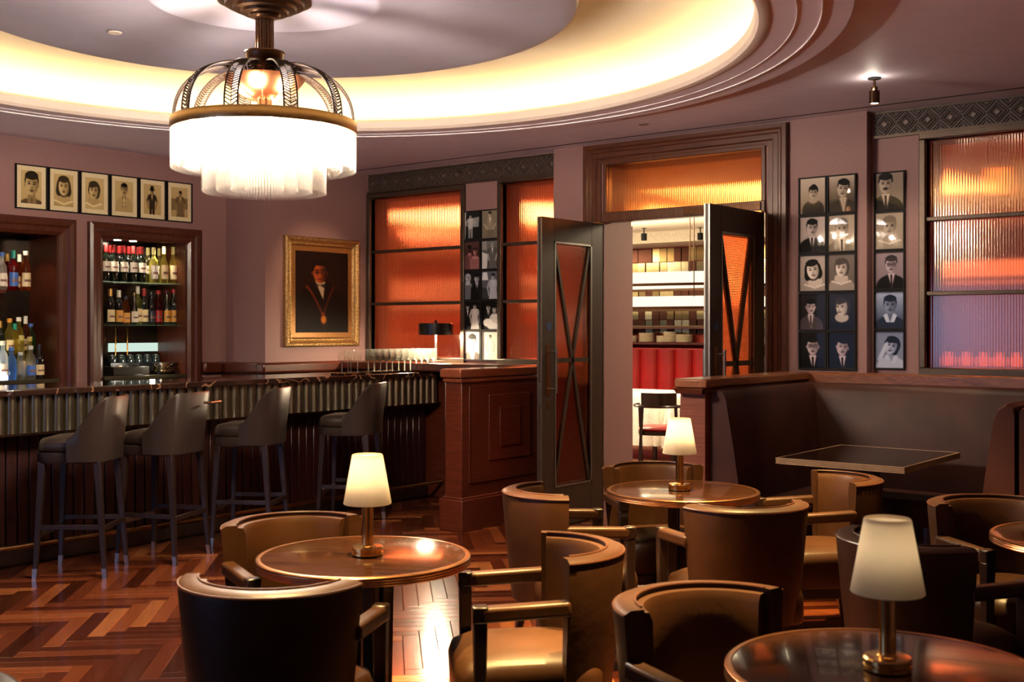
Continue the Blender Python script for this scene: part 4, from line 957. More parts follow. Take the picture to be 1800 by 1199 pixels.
def gilt(w_, h):
    prof = [(0,0),(0,-.035),(.012,-.05),(.028,-.052),(.04,-.036),(.05,-.030),(.058,-.038),(.07,-.04),(.078,-.028),(.085,-.02),(.085,0)]
    for q in range(4):
        c, s_ = [(1,0),(0,1),(-1,0),(0,-1)][q]; L, Hh = (w_/2, h/2) if q % 2 == 0 else (h/2, w_/2)
        def T(a, out): x, z = a, -(Hh-out); return (x*c-z*s_, x*s_+z*c)
        A = [(T(-(L-o), o)[0], y, T(-(L-o), o)[1]) for o, y in prof]; B = [(T(L-o, o)[0], y, T(L-o, o)[1]) for o, y in prof]
        MB().rings([A, B]).build('frame_moulding', M['gilt'], t, ang=25)
        n_ = int(2*L/.028); b = MB()
        for k in range(n_):
            a = -L+.03+(2*L-.06)*k/(n_-1); x, z = T(a, .020)
            b.add([(x-.010,-.050,z),(x,-.050,z-.009),(x+.010,-.050,z),(x,-.050,z+.009),(x,-.060,z)], [(0,1,4),(1,2,4),(2,3,4),(3,0,4)])
            x, z = T(a, .064); b.add([(x-.006,-.037,z),(x,-.037,z-.006),(x+.006,-.037,z),(x,-.037,z+.006),(x,-.044,z)], [(0,1,4),(1,2,4),(2,3,4),(3,0,4)])
        tag(b.build('beading', M['gilt'], t, smooth=False), kind='stuff')
    m = MB(); a, b_ = w_/2-.083, h/2-.083; c_ = .045
    m.box(-a, a, -.018, 0, b_-c_, b_).box(-a, a, -.018, 0, -b_, -b_+c_).box(-a, -a+c_, -.018, 0, -b_+c_, b_-c_).box(a-c_, a, -.018, 0, -b_+c_, b_-c_); m.build('slip', M['giltdark'], t)
    print_mesh('canvas', oil(), -a+c_, a-c_, -b_+c_, b_-c_, -.012, t, M['canvas'])
gilt(ow, .995)
light('picture_spot', 'SPOT', (XP+1.5, 6.6, 2.9), 26, WARM, .03, (XP, (yo+y1_)/2, 1.75), spot=46)

# ------------------------------------------------------------------ bar cabinets, shelves and bottles
def wine(r=.037, h=.30, sh='b'):
    if sh == 'b': return [(0,0),(r*.9,0),(r,.006),(r,h*.60),(r*.95,h*.64),(r*.55,h*.72),(.0145,h*.78),(.0135,h*.97),(.0145,h*.975),(.0145,h),(0,h)]
    if sh == 'g': return [(0,0),(r*.9,0),(r,.006),(r,h*.42),(r*.9,h*.52),(r*.55,h*.66),(.0155,h*.80),(.014,h*.97),(.0145,h*.975),(.0145,h),(0,h)]
    if sh == 'l': return [(0,0),(r*.9,0),(r,.006),(r,h*.56),(r*.92,h*.64),(r*.62,h*.72),(.017,h*.77),(.015,h*.88),(.018,h*.885),(.018,h),(0,h)]
    return [(0,0),(r*.6,0),(r*.75,.01),(r,h*.2),(r*1.02,h*.40),(r*.8,h*.55),(.02,h*.68),(.016,h*.88),(.02,h*.89),(.02,h),(0,h)]
BOT = {}
def bottle(X, Y, z, sh, r, h, gl, cap, lab, lz, label, group):
    t = thing('bottle', (X, Y, z), 0, label, 'bottle', group)
    pr = wine(r, h, sh); MB().lathe(pr, 20).build('body', gl, t, ang=50)
    c0 = .80 if sh in 'bg' else .89
    MB().lathe([(.0165,h*c0),(.0168 if sh in 'bg' else .020,h*(c0+.01)),(.0160 if sh in 'bg' else .020,h+.002),(0,h+.003)], 14).build('cap', cap, t, ang=40)
    if lab:
        a, b = lz; rr = r+.0012
        MB().lathe([(rr, h*a), (rr, h*b)], 16, a0=-1.25, a1=1.25).build('label', lab, t)
        if h*(b-a) > .05: MB().lathe([(rr+.0006, h*(a+.35*(b-a))), (rr+.0006, h*(a+.52*(b-a)))], 8, a0=-.7, a1=.7).build('printed_band', flat((.22,.10,.07)), t)
    return t
DG = flat((.006,.010,.006), .08, 0, .8); BK = flat((.008,.006,.006), .08, 0, .8)
YG = bottle_glass((.92,.85,.35), .5, .6); AM = bottle_glass((.75,.30,.06), .5, .4); CL = bottle_glass((.90,.93,.90), .6, .5); CB = bottle_glass((.35,.55,.95), .4, .6)
RD = bottle_glass((.55,.04,.03), .4, .4); GR = bottle_glass((.30,.65,.40), .5, .5); FR = bottle_glass((.95,.95,.92), .15, .85)
WH = flat((.80,.72,.60)); CR = flat((.78,.62,.34)); RC = flat((.42,.02,.02), .3); YC = flat((.80,.70,.25), .3); GC = flat((.65,.42,.12), .3, .8); BC = flat((.02,.02,.03), .3); WC = flat((.82,.80,.72), .3); TE = flat((.02,.30,.22), .3); OR = flat((.70,.32,.05)); BU = flat((.05,.15,.5))
def cabinet(k, label):
    a, b = CABS[k]; t = thing('bar_cabinet', (XL, a, 0), 0, label, 'cabinet', 'recessed back bar cabinets'); Wc = b-a; f = fr_w; z0, z1 = .93, 2.37
    # mitred moulded casing
    prof = [(0,0),(0,.045),(.025,.055),(.055,.05),(.07,.035),(.105,.03),(.13,.012),(.13,0)]
    def rg(y0, zz, dy, dz): return [(q, y0+dy*o, zz+dz*o) for o, q in prof]
    MB().rings([rg(0, z0, 1, 0), rg(0, z1, 1, -1)]).build('casing', M['mahog_v'], t, ang=20)
    MB().rings([rg(Wc, z0, -1, 0), rg(Wc, z1, -1, -1)]).build('casing', M['mahog_v'], t, ang=20)
    MB().rings([rg(0, z1, 1, -1), rg(Wc, z1, -1, -1)]).build('casing', M['mahog_v'], t, ang=20)
    y0, y1 = f, Wc-f
    MB().box(-.44, -.425, y0, y1, .95, 2.27).build('back_panel', M['mirrord'], t)
    MB().box(-.425, 0, y0, y0+.012, .95, 2.27).box(-.425, 0, y1-.012, y1, .95, 2.27).box(-.425, 0, y0, y1, 2.255, 2.27).build('lining', M['mahog_v'], t)
    MB().box(-.42, .03, y0+.012, y1-.012, 1.075, 1.105).build('counter', M['steel'] if False else flat((.10,.085,.05), .25, .6), t, .003)
    for q in (0, 1):
        w2 = (y1-y0-.03)/2; d = MB().box(-.03, -.012, y0+.015+q*w2, y0+.015+(q+1)*w2-.006, .955, 1.07).build('drawer', flat((.060,.052,.030), .35, .4), t, .002)
    return t, y0, y1
c2, ya_, yb_ = cabinet(1, 'mahogany-framed back bar cabinet with two glass shelves of bottles'); Y0 = CABS[1][0]
for z in (1.895, 1.535): MB().box(-.40, -.06, ya_+.013, yb_-.013, z-.010, z).build('shelf', M['gshelf'], c2)
for q in (.40, .55):
    MB().lathe([(0,2.25),(.03,2.25),(.03,2.255),(0,2.255)], 16, (-.2, q)).build('spot_lens', emis('cabinet_spot', (1,.93,.8), 25), c2)
for q in (.25, .50, .80): light('cabinet_light', 'SPOT', (XL-.12, Y0+q, 2.24), 3.2, (1, .86, .64), .015, (XL-.20, Y0+q, 1.2), spot=100)
light('cabinet_low_light', 'POINT', (XL-.02, Y0+.62, 1.22), 1.0, (1, .9, .75), .02)  # added low light to brighten the silver dishes
G1 = 'wine bottles on the top shelf of the right cabinet'; G2 = 'bottles on the second shelf of the right cabinet'
ypx = lambda px, X: px_at_X(px, X)
top = [(186,'b',DG,RC,WH,'white-labelled red wine bottle, leftmost'),(200,'b',DG,RC,WH,'white-labelled red wine bottle, second from left'),(217,'b',DG,RC,WH,'dark red-wine bottle with pale label, third from left'),(234,'b',DG,RC,WH,'dark red-wine bottle with pale label, fourth from left'),(249,'b',DG,RC,WH,'dark red-wine bottle with pale label, beside the white wines'),
       (270,'b',YG,YC,WH,'white wine bottle with a tall white label'),(288,'g',YG,YC,CR,'sloped yellow-green wine bottle with wide cream label'),(304,'g',YG,YC,CR,'slim sloped yellow-green wine bottle'),(319,'b',AM,BC,CR,'amber bottle with cream label, rightmost')]
for px, sh, gl, cp, lb, tx in top: bottle(XL-.16, ypx(px, XL-.16), 1.895, sh, .037, .31 if sh == 'b' else .325, gl, cp, lb, (.12,.50) if gl is YG else (.28,.55), tx+' on the top shelf', G1)
for px, gl, cp in ((192,DG,RC),(209,DG,RC),(226,DG,RC),(243,DG,RC),(260,YG,YC),(280,YG,YC),(297,YG,WC),(312,AM,RC)):
    bottle(XL-.29, ypx(px, XL-.29), 1.895, 'b', .035, .315, gl, cp, WH, (.28,.5), 'rear-row %s on the top shelf, behind the %s front bottle' % (('white wine bottle' if gl is YG else 'rose wine bottle' if gl is AM else 'red-capped wine bottle'), {192:'leftmost',209:'second',226:'third',243:'fourth',260:'fifth',280:'sixth',297:'seventh',312:'eighth'}[px]), G1+', rear row')
sec = [(194,'b',BK,GC,CR,.30,'dark bottle with an arched cream label, leftmost'),(209,'b',BK,WC,OR,.29,'dark bottle with an orange label'),(221,'l',AM,BC,OR,.24,'short amber bottle with yellow-orange label'),(236,'s',BK,GC,WH,.27,'bulbous dark bottle with white label'),
       (242,'b',YG,WC,CR,.33,'tall bottle with a white cap'),(253,'b',DG,RC,CR,.31,'green bottle with a bright red cap'),(266,'l',BK,BC,BC,.28,'black bottle with dark label'),(278,'l',RD,RC,RC,.30,'bright red bottle with red cap'),
       (293,'s',DG,RC,OR,.30,'wide bottle with yellow label and red cap'),(305,'l',DG,RC,OR,.31,'slim bottle with orange label and red cap'),(319,'b',BK,BC,WH,.30,'dark bottle with a pale label, rightmost')]
for px, sh, gl, cp, lb, h, tx in sec: bottle(XL-.17, ypx(px, XL-.17), 1.535, sh, .036, h, gl, cp, lb, (.08,.42), tx+' on the second shelf', G2)
# lower bay: tray, silver dishes
t = thing('black_crate', (XL-.20, ypx(215, XL-.20), 1.105), 0, 'black bottle speed tray in the lower bay of the right cabinet', 'tray')
MB().box(-.14,.14,-.17,.17,0,.008).box(-.14,-.13,-.17,.17,.008,.075).box(.13,.14,-.17,.17,.008,.075).box(-.13,.13,-.17,-.16,.008,.075).box(-.13,.13,.16,.17,.008,.075).build('body', flat((.02,.018,.014), .3), t, .003)
MB().lathe([(0,.01),(.02,.01),(.02,.07),(.0,.075)], 12, (.0,.05)).lathe([(0,.01),(.02,.01),(.02,.08),(.0,.085)], 12, (.03,-.06)).lathe([(0,.01),(.025,.01),(.025,.08),(.0,.09)], 12, (-.03,-.01)).build('garnish_pot', M['china'], t)
t = thing('silver_dish_stack', (XL-.17, ypx(287, XL-.17), 1.105), 0, 'stack of polished silver dishes in the lower bay of the right cabinet', 'dishes')
z = 0
for r, h in ((.135,.012),(.13,.012),(.10,.022),(.10,.022),(.085,.03),(.10,.02)):
    MB().lathe([(0,z),(r*.75,z),(r*.8,z+h*.4),(r,z+h*.8),(r,z+h),(r*.9,z+h),(r*.7,z+h*.5),(0,z+h*.4)], 32).build('dish', M['silver'], t, ang=40); z += h*.8
for dy in (0, .115):
    t = tag(MB().lathe([(0,0),(.035,0),(.035,.006),(.007,.010),(.006,.40),(.0,.41)], 14).build('brass_rod_stand', M['brass'], None), '%s thin upright brass rod in the lower bay of the right cabinet' % ('left' if not dy else 'right'), 'stand', 'brass rods in the lower bay')
    t.location = (XL-.35, ypx(203, XL-.35)+dy, 1.105)
t = tag(MB().box(-.004,.004,-.27,.27,0,.075).build('reflection_panel', emis('window_reflection', (.78,1,.88), .35), None), 'small pale glowing panel imitating reflected windows at the back of the right cabinet', 'panel'); t.location = (XL-.415, ypx(243, XL-.41)-.02, 1.30)  # glowing panel imitates the reflection of windows; it is no lamp
t = thing('glass_rack', (XL-.35, ypx(236, XL-.35), 1.105), 0, 'dark rack of upturned tumblers behind the silver dishes', 'rack')
MB().box(-.05,.05,-.26,.26,.0,.10).build('rack', flat((.012,.014,.014), .3), t)
for q in range(6): MB().lathe([(0,.10),(.038,.10),(.040,.13),(.032,.165),(.0,.17)], 16, (0, -.215+q*.086)).build('tumbler', flat((.02,.035,.035), .08, 0, .6), t)
# left cabinet
c1, ya_, yb_ = cabinet(0, 'mahogany-framed back bar cabinet at the left edge with lit liquor bottles')
Y1 = CABS[0][0]
MB().box(-.40, -.05, ya_+.013, yb_-.40, 1.775, 1.80).build('shelf', M['mahog'], c1)
MB().box(-.40, -.18, ya_+.013, yb_-.25, 1.105, 1.30).build('step', M['gshelf'], c1)
for q in (.35, .7): light('cabinet_light', 'SPOT', (XL-.10, Y1+q, 2.24), 2.4, (1, .80, .55), .015, (XL-.22, Y1+q, 1.2), spot=100)
light('cabinet_low_light', 'POINT', (XL-.06, Y1+.35, 1.24), 1.6, (1, .88, .55), .03); light('cabinet_low_light', 'POINT', (XL-.04, Y1+.52, 1.14), .5, (.6, .75, 1), .02)
G3 = 'liquor bottles on the upper shelf of the left cabinet'; G4 = 'lit liquor bottles on the counter of the left cabinet'; G5 = 'lit liquor bottles on the step of the left cabinet'
for px, sh, gl, cp, lb, h, tx in ((-12,'b',BK,BC,WH,.30,'dark bottle with blue cap'),(3,'l',FR,BU,WH,.29,'blue-capped bottle with white label'),(23,'b',RD,TE,BU,.31,'deep red bottle with a green cap'),(45,'l',AM,WC,CR,.31,'brown bottle with cream label, rightmost')):
    bottle(XL-.13, ypx(px, XL-.13), 1.80, sh, .038, h, gl, cp, lb, (.10,.45), tx+', on the upper shelf of the left cabinet', G3)
for px, gl, cp in ((12,RD,GC),(34,AM,WC)): bottle(XL-.26, ypx(px, XL-.26), 1.80, 'b', .035, .29, gl, cp, CR, (.1,.4), ('red bottle with gold cap' if gl is RD else 'brown bottle with white cap')+', rear row of the left upper shelf', G3+', rear row')
for px, sh, gl, cp, h, tx in ((0,'b',DG,GC,.26,'dark green bottle'),(17,'l',YG,OR,.28,'yellow bottle with orange cap'),(33,'l',YG,WC,.29,'yellow bottle with clear stopper'),(45,'b',AM,WC,.30,'amber long-necked bottle'),(54,'l',GR,BU,.24,'greenish bottle with blue cap'),(26,'b',YG,TE,.24,'yellow bottle with green cap')):
    bottle(XL-.29, ypx(px, XL-.29), 1.30, sh, .036, h, gl, cp, CR if px % 2 else None, (.1,.4), tx+' on the glass step of the left cabinet', G5)
for px, sh, gl, cp, lb, h, tx in ((2,'l',FR,WC,WH,.30,'large frosted white bottle'),(17,'l',CB,BU,None,.25,'blue glass bottle'),(9,'b',CL,TE,None,.29,'clear bottle with teal cap'),(33,'s',CL,WC,None,.21,'cut glass decanter'),(42,'s',YG,WC,CR,.34,'tall yellow round-shouldered bottle'),(56,'s',YG,WC,CR,.33,'shorter round yellow bottle'),(51,'l',CL,WC,BU,.26,'clear bottle with blue label'),(66,'b',BK,BC,CR,.27,'dark slim bottle, rightmost')):
    bottle(XL-.075-(.06 if px in (9,42,56) else 0), ypx(px, XL-.10), 1.105, sh, .038, h, gl, cp, lb, (.12,.42), tx+' on the left cabinet counter', G4)

# ------------------------------------------------------------------ glasses, trays and lamp on the bar
def make_glass():
    t = thing('wine_glass', label='x', cat='glass')
    MB().lathe([(.0055,.088),(.018,.094),(.030,.110),(.0345,.135),(.033,.165),(.0295,.195),(.0287,.195),(.032,.165),(.0335,.135),(.029,.111),(.017,.096),(.0,.091)], 20).build('bowl', M['clear'], t, ang=70)
    MB().lathe([(.006,.006),(.0050,.012),(.0045,.080),(.006,.092)], 10).build('stem', M['clearstem'], t)
    MB().lathe([(0,0),(.031,0),(.031,.0015),(.006,.006),(0,.006)], 20).build('foot', M['clear'], t)
    return t
t = thing('serving_tray', (-6.92, 7.13, 1.125), 0, 'long silver tray full of stemmed glasses at the bar end', 'tray')
MB().box(-.13,.13,-.40,.35,0,.006).build('plate', M['silver'], t); MB().box(-.13,.13,-.40,-.39,.006,.016).box(-.13,.13,.34,.35,.006,.016).box(.12,.13,-.39,.34,.006,.016).box(-.13,-.12,-.39,.34,.006,.016).build('rim', M['silver'], t)
wg = make_glass(); k = 0
for c in range(10):
    for r_ in range(3):
        o = wg if k == 0 else copy_tree(wg); k += 1
        o.location = (-6.845-.073*r_+random.uniform(-.003,.003), 6.785+.073*c, 1.132)
        o['label'] = 'stemmed glass on the long silver tray, %s row, %s' % (('front', 'middle', 'rear')[r_], ('at its left end', 'second from its left end', 'third from its left end', 'fourth from its left end', 'fifth from its left end', 'fifth from its right end', 'fourth from its right end', 'third from its right end', 'second from its right end', 'at its right end')[c]); o['group'] = 'stemmed glasses on the long tray'
t = thing('serving_tray', (-6.92, 6.50, 1.125), 0, 'small round silver tray with a few stemmed glasses on the bar', 'tray')
MB().lathe([(0,0),(.15,0),(.165,.012),(.160,.013),(.148,.005),(0,.005)], 48).build('plate', M['silver'], t, ang=40)
for px, X, tx in ((596,-6.86,'leftmost'),(607,-6.97,'second from left'),(612,-6.88,'third from left'),(624,-6.90,'rightmost')):
    o = copy_tree(wg); o.location = (X, ypx(px, X)+.03, 1.131); o['label'] = 'empty stemmed glass, '+tx+' on the small round tray'; o['group'] = 'stemmed glasses on the small round tray'
XLm, YLm = px_at_Y(766, 7.52), 7.52
t = thing('desk_lamp', (XLm, YLm, 1.20), 0, 'bar lamp with a low black drum shade behind the tray of glasses', 'lamp')
MB().lathe([(0,0),(.09,0),(.09,.012),(.02,.018),(0,.018)], 32).build('base', M['steel'], t, ang=30); MB().lathe([(.013,.015),(.013,.33),(0,.33)], 16).build('stem', M['steel'], t)
MB().lathe([(.152,.245),(.155,.245),(.155,.345),(.150,.350),(.02,.352),(.012,.365),(.006,.378),(0,.378)], 48).build('lamp_shade', flat((.035,.032,.030), .25, .8), t, ang=35)
MB().lathe([(.150,.250),(.150,.343),(0,.343)], 40).build('shade_lining', M['shade'], t, ang=35)
MB().lathe([(0,.262),(.02,.264),(.03,.285),(.02,.31),(0,.315)], 16, (.0,.0)).build('bulb', EM_BULB, t)
light('bar_lamp_glow', 'POINT', (XLm+.05, YLm-.05, 1.20+.235), 30, (1, .80, .52), .05)

# ------------------------------------------------------------------ booth
pt = thing('low_partition', (-3.42, 6.75, 0), 0, 'low mahogany partition with a moulded cap beside the right door', 'partition')
MB().box(-.085,.085,-.74,.78,0,1.12).build('body', M['veneer'], pt, .003)
MB().box(-.11,.11,-.77,.69,1.145,1.20).build('cap', wood('cap_wood_pale', (.16,.045,.018), (.34,.13,.05), (12,1,12), .28), pt, .01)
MB().taper((0,-.7,1.11),.17,(0,-.7,1.145),.205).build('cap_moulding', M['mahog'], pt)
MB().box(-.10,.10,-.755,.69,1.115,1.146).build('cap_moulding', M['mahog'], pt, .008)
bq = thing('corner_banquette', (-3.33, 7.44, 0), 0, 'dark brown leather corner banquette around the booth table', 'banquette')
def back(L, flip=False):   # slanted padded back in (thickness, height) swept over L
    return [(0,.44),(.21,.44),(.155,.80),(.105,1.08),(.085,1.12),(.05,1.135),(.015,1.125),(0,1.10)]
pr = back(1); N = 10
MB().rings([[(a, -1.40+.02, z) for a, z in pr]]+[[(a, -1.36+1.34*k/N, z) for a, z in pr] for k in range(N+1)]).build('backrest', M['booth'], bq, ang=50)
MB().rings([[(.0+1.54*k/N+.02, -a, z) for a, z in pr] for k in range(N+1)]).build('backrest', M['booth'], bq, ang=50)
MB().rings([[(x, -1.38, z) for x, z in ((.02,.30),(.56,.30),(.57,.40),(.55,.455),(.45,.475),(.02,.47))], [(x, -.02, z) for x, z in ((.02,.30),(.56,.30),(.57,.40),(.55,.455),(.45,.475),(.02,.47))]]).build('seat', M['booth'], bq, ang=50)
MB().rings([[(.55, -y, z) for y, z in ((.02,.30),(.52,.30),(.53,.40),(.51,.455),(.42,.475),(.02,.47))], [(1.56, -y, z) for y, z in ((.02,.30),(.52,.30),(.53,.40),(.51,.455),(.42,.475),(.02,.47))]]).build('seat', M['booth'], bq, ang=50)
MB().box(.02,.50,-1.34,-.02,0,.30).box(.50,1.56,-.46,-.02,0,.30).build('plinth', M['legwood'], bq)
dv = thing('booth_divider', (-1.52, 7.42, 0), 0, 'double-sided leather booth divider at the right edge', 'banquette')
for s_ in (-1, 1):
    pf = [(s_*.012,.10),(s_*.21,.10),(s_*.20,.46),(s_*.155,.80),(s_*.115,1.06),(s_*.095,1.11),(s_*.055,1.135),(s_*.02,1.12),(s_*.012,1.09)]
    MB().rings([[(a*.93, -1.64, z-.01 if z > 1 else z) for a, z in pf]]+[[(a, -1.60+1.58*k/N, z) for a, z in pf] for k in range(N+1)]).build('backrest', M['booth'], dv, ang=50)
MB().box(-.012,.012,-1.60,-.02,0,1.10).build('core', M['legwood'], dv)
MB().box(-.20,.20,-1.58,-.02,0,.10).build('plinth', M['legwood'], dv)
bt = thing('booth_table', (-2.56, 6.60, 0), 0, 'rectangular dark table with a ribbed pale edge in the corner booth', 'table')
MB().box(-.365,.365,-.465,.465,.715,.75).build('tabletop', M['top'], bt, .003)
e = MB()
for z in (.716,.7255,.735,.7445):
    e.box(-.376,.376,-.476,-.465,z,z+.0065).box(-.376,.376,.465,.476,z,z+.0065).box(-.376,-.365,-.465,.465,z,z+.0065).box(.365,.376,-.465,.465,z,z+.0065)
e.build('edge_band', plain('ribbed_pale_edge', (.60,.40,.22), .35, .3), bt)
MB().box(-.045,.045,-.045,.045,.02,.715).build('pedestal', M['legwood'], bt, .004); MB().box(-.22,.22,-.25,.25,0,.02).build('base', M['legwood'], bt, .004)

# ------------------------------------------------------------------ ceiling fittings
X, Y = c2w(.3185*6.71, 6.71)
t = thing('ceiling_spotlight', (X, Y, ZC), 0, 'small dark adjustable spotlight hanging from the ceiling above the portraits', 'spotlight')
MB().lathe([(0,0),(.038,0),(.038,-.008),(0,-.008)], 24).build('mount', M['black'], t); MB().lathe([(.008,-.008),(.008,-.06),(0,-.06)], 12).build('stem', M['dbronze'], t)
MB().lathe([(0,-.055),(.018,-.055),(.018,-.075),(.030,-.078),(.030,-.150),(.024,-.152),(.024,-.146),(0,-.146)], 24).build('head', M['dbronze'], t, ang=30)
MB().lathe([(0,-.148),(.023,-.148),(.0,-.1475)], 20).build('lens', emis('spot_lens', (1,.95,.85), 12), t)
light('spot_beam', 'SPOT', (X, Y, ZC-.16), 18, (1, .82, .6), .02, (X-.3, Y+1.0, 1.2), spot=80)
light('spot_spill', 'POINT', (X, Y-.02, ZC-.07), .9, (1, .88, .70), .03)
for px, py, wd in ((1096, 207, 'left'), (1131, 218, 'right')):
    a = (px-900)/2000; d = (ZC-1.5)*2000/(578-py); X, Y = c2w(a*d, d)
    t = thing('recessed_downlight', (X, Y, ZC), 0, 'small recessed ceiling downlight beyond the moulded rim, %s of the pair above the doors' % wd, 'downlight', 'recessed downlights above the doors')
    MB().lathe([(0,-.001),(.02,-.001),(.024,0),(.036,0),(.036,-.006),(.026,-.005)], 20).build('bezel', M['steel'], t)
X, Y, Z = CHX+c2w(-.95, .55)[0], CHY+c2w(-.95, .55)[1], 3.15
t = tag(MB().lathe([(0,-.006),(.035,-.006),(.04,0),(0,0)], 20).build('smoke_detector', M['cream'], None), 'tiny white disc fitting on the inner ceiling disc left of the chandelier', 'detector'); t.location = (X, Y, 3.142)

# ------------------------------------------------------------------ the restaurant beyond the doors
RY = 14.7
struct('floor_restaurant', MB().box(-17.5, 1.0, 8.0, RY+.3, -.08, -.002), flat((.10,.04,.02), .3))
struct('ceiling_restaurant', MB().box(-17.5, 1.0, 7.95, RY+.3, 2.95, 3.0).box(-17.5, 1.0, 13.9, RY, 2.72, 2.95).box(-17.5, 1.0, 12.6, 13.9, 2.88, 2.95), M['cream'])
struct('wall_restaurant_back', MB().box(-17.5, -7.7, RY, RY+.2, 0, 2.95), M['redwall'])
struct('wall_restaurant_far', MB().box(-7.7, 1.0, RY, RY+.2, 0, 2.95), plain('slate_paint', (.16,.12,.14), .6))
struct('wall_restaurant_side', MB().box(-17.7, -17.5, 7.95, RY, 0, 2.95).box(1.0, 1.2, 7.95, RY, 0, 2.95), M['redwall'])
MBX = [(-10.3, -6.4)]
mt = thing('mirror_panel', (0, RY, 0), 0, 'wall of small antique mirror tiles in the restaurant beyond the doors', 'mirror')
rng = random.Random(5); tints = [flat((.55,.40,.18), .12, 1), flat((.30,.19,.08), .15, 1), flat((.10,.035,.02), .2, .8), flat((.75,.62,.36), .15, .9)]
for i in range(28):
    for j in range(6):
        x = -9.9+i*.125; z = 1.42+j*.215
        o = MB().box(x+.004, x+.121, -.03-rng.random()*.03, -.005, z+.004+ (i % 2)*.0, z+.208).build('mirror_tile', tints[rng.choice([0,0,1,2,3] if j > 2 else [1,2,2,3,0])], mt, smooth=False)
# long fabric light bands hanging in the restaurant
def band(X0, X1, Yc, z0, z1, ry, label):
    n_ = 72; cx = (X0+X1)/2; rx = (X1-X0)/2; lo, hi = [], []
    a = sup(cx, Yc, rx, ry, z0, 3.5, n_); b = sup(cx, Yc, rx, ry, z1, 3.5, n_)
    ai = sup(cx, Yc, rx-.02, ry-.02, z0, 3.5, n_); bi = sup(cx, Yc, rx-.02, ry-.02, z1, 3.5, n_)
    t = thing('pendant_band', (0,0,0), 0, label, 'pendant light', 'white fabric pendant bands in the restaurant')
    MB().rings([a, b, bi, ai, a], False, False).build('shade', BAND, t, ang=40)
    MB().rings([sup(cx, Yc, rx+.012, ry+.012, z0-.03, 3.5, n_), sup(cx, Yc, rx+.012, ry+.012, z0, 3.5, n_), sup(cx, Yc, rx-.05, ry-.05, z0, 3.5, n_), sup(cx, Yc, rx-.05, ry-.05, z0-.03, 3.5, n_), sup(cx, Yc, rx+.012, ry+.012, z0-.03, 3.5, n_)], False, False).build('hoop', M['dbronze'], t)
    for x in (X0+.5, (X0+X1)/2, X1-.5): MB().tube([(x, Yc-ry*.93, z1-.01), (x, Yc-ry*.93, 2.95)], .006, 6).build('hanger', M['dbronze'], t)
light('restaurant_uplight_fill', 'AREA', (-8.8, 12.2, 2.25), 38, (1, .86, .62), 4.5, (-8.8, 12.2, 5), 1.0)  # added upward light within the pendants to brighten the ceiling; no cove here
BAND = emis('glowing_fabric', (1, .86, .62), .62)
band(-11.6, -6.0, 12.2, 2.03, 2.16, .9, 'long white fabric pendant band seen through the doors, upper of two')
band(-11.6, -6.0, 12.2, 1.76, 1.88, .8, 'long white fabric pendant band seen through the doors, lower of two')
band(-12.6, -8.6, 9.6, 1.82, 2.0, .55, 'white fabric pendant band glowing behind the left copper window')
band(-4.5, -1.2, 11.0, 1.95, 2.1, .7, 'white fabric pendant band glowing behind the booth window')
sh = thing('plate_shelf', (-8.6, RY-.35, 0), 0, 'dark restaurant side shelf stacked with white plates and bowls', 'shelf')
MB().box(-3.2,3.2,0,.30,1.50,1.53).box(-3.2,3.2,0,.30,1.27,1.30).box(-.95,-.85,0,.30,1.10,1.53).box(.75,.85,0,.30,1.10,1.53).build('board', M['mahog'], sh)
MB().box(-3.2,3.2,-.004,0,1.53,1.545).build('shelf_edge', M['brass'], sh)
for q, (dx, r, h) in enumerate(((-.55,.09,.11),(-.28,.12,.15),(.12,.10,.16),(.36,.13,.12),(-.02,.08,.10))):
    m = MB(); nn = max(3, int(h/.02))
    for i in range(nn): m.lathe([(0,i*.02),(r*.8,i*.02),(r,i*.02+.012),(r,i*.02+.016),(r*.85,i*.02+.012),(0,i*.02+.01)], 24)
    o = m.build('crockery_stack', M['china'], None); o.location = (-8.75+dx, RY-.20, 1.30); tag(o, ['short stack of cream bowls, leftmost','tall stack of cream bowls','single tall stack of cream dishes, narrowest','wide stack of cream plates, rightmost','small stack of cream cups behind'][q]+' on the restaurant shelf', 'crockery', 'crockery on the restaurant shelf')
rb = thing('red_banquette', (0, RY-.45, 0), 0, 'channel-tufted red leather banquette in the restaurant beyond the doors', 'banquette')
chn = MB().rings([[(x, y, z) for x, y in ((-.145,.0),(-.12,-.045),(-.06,-.07),(0,-.075),(.06,-.07),(.12,-.045),(.145,0))] for z in (.45, .9, 1.16, 1.20)]).build('channel', M['red'], rb, ang=50)
chn.location = (-12.6, 0, 0)
for k in range(1, 19):
    o = chn.copy(); COL.objects.link(o); o.parent = rb; o.location = (-12.6+.29*k, 0, 0)
MB().box(-12.75,-7.2,0,.10,.2,1.22).build('back', M['red'], rb, .01); MB().box(-12.75,-7.2,-.55,.0,.30,.47).build('seat', M['red'], rb, .02); MB().box(-12.75,-7.2,-.50,.1,0,.30).build('plinth', M['legwood'], rb)
for q, px in enumerate((1667, 1698, 1728, 1756, 1786)):
    t = thing('glass_votive', (px_at_Y(px, 8.02), 8.02, 1.243), 0, 'small glowing glass candle holder on the sill behind the booth window, %s from the left' % ('first', 'second', 'third', 'fourth', 'fifth')[q], 'candle', 'candle holders behind the booth window')
    MB().lathe([(0,0),(.035,0),(.045,.03),(.042,.06),(.022,.075),(.018,.10),(.012,.10),(.012,.08),(.0,.075)], 20).build('holder', emis('glowing_votive', (1, .48, .36), .42) if q == 0 else bpy.data.materials['glowing_votive'], t)
    MB().lathe([(0,0),(.048,0),(.048,.004),(0,.004)], 20).build('saucer', M['brass'], t)
struct('trim_11', MB().box(-2.9, -.4, 7.96, 8.12, 1.21, 1.24), M['mahog'])
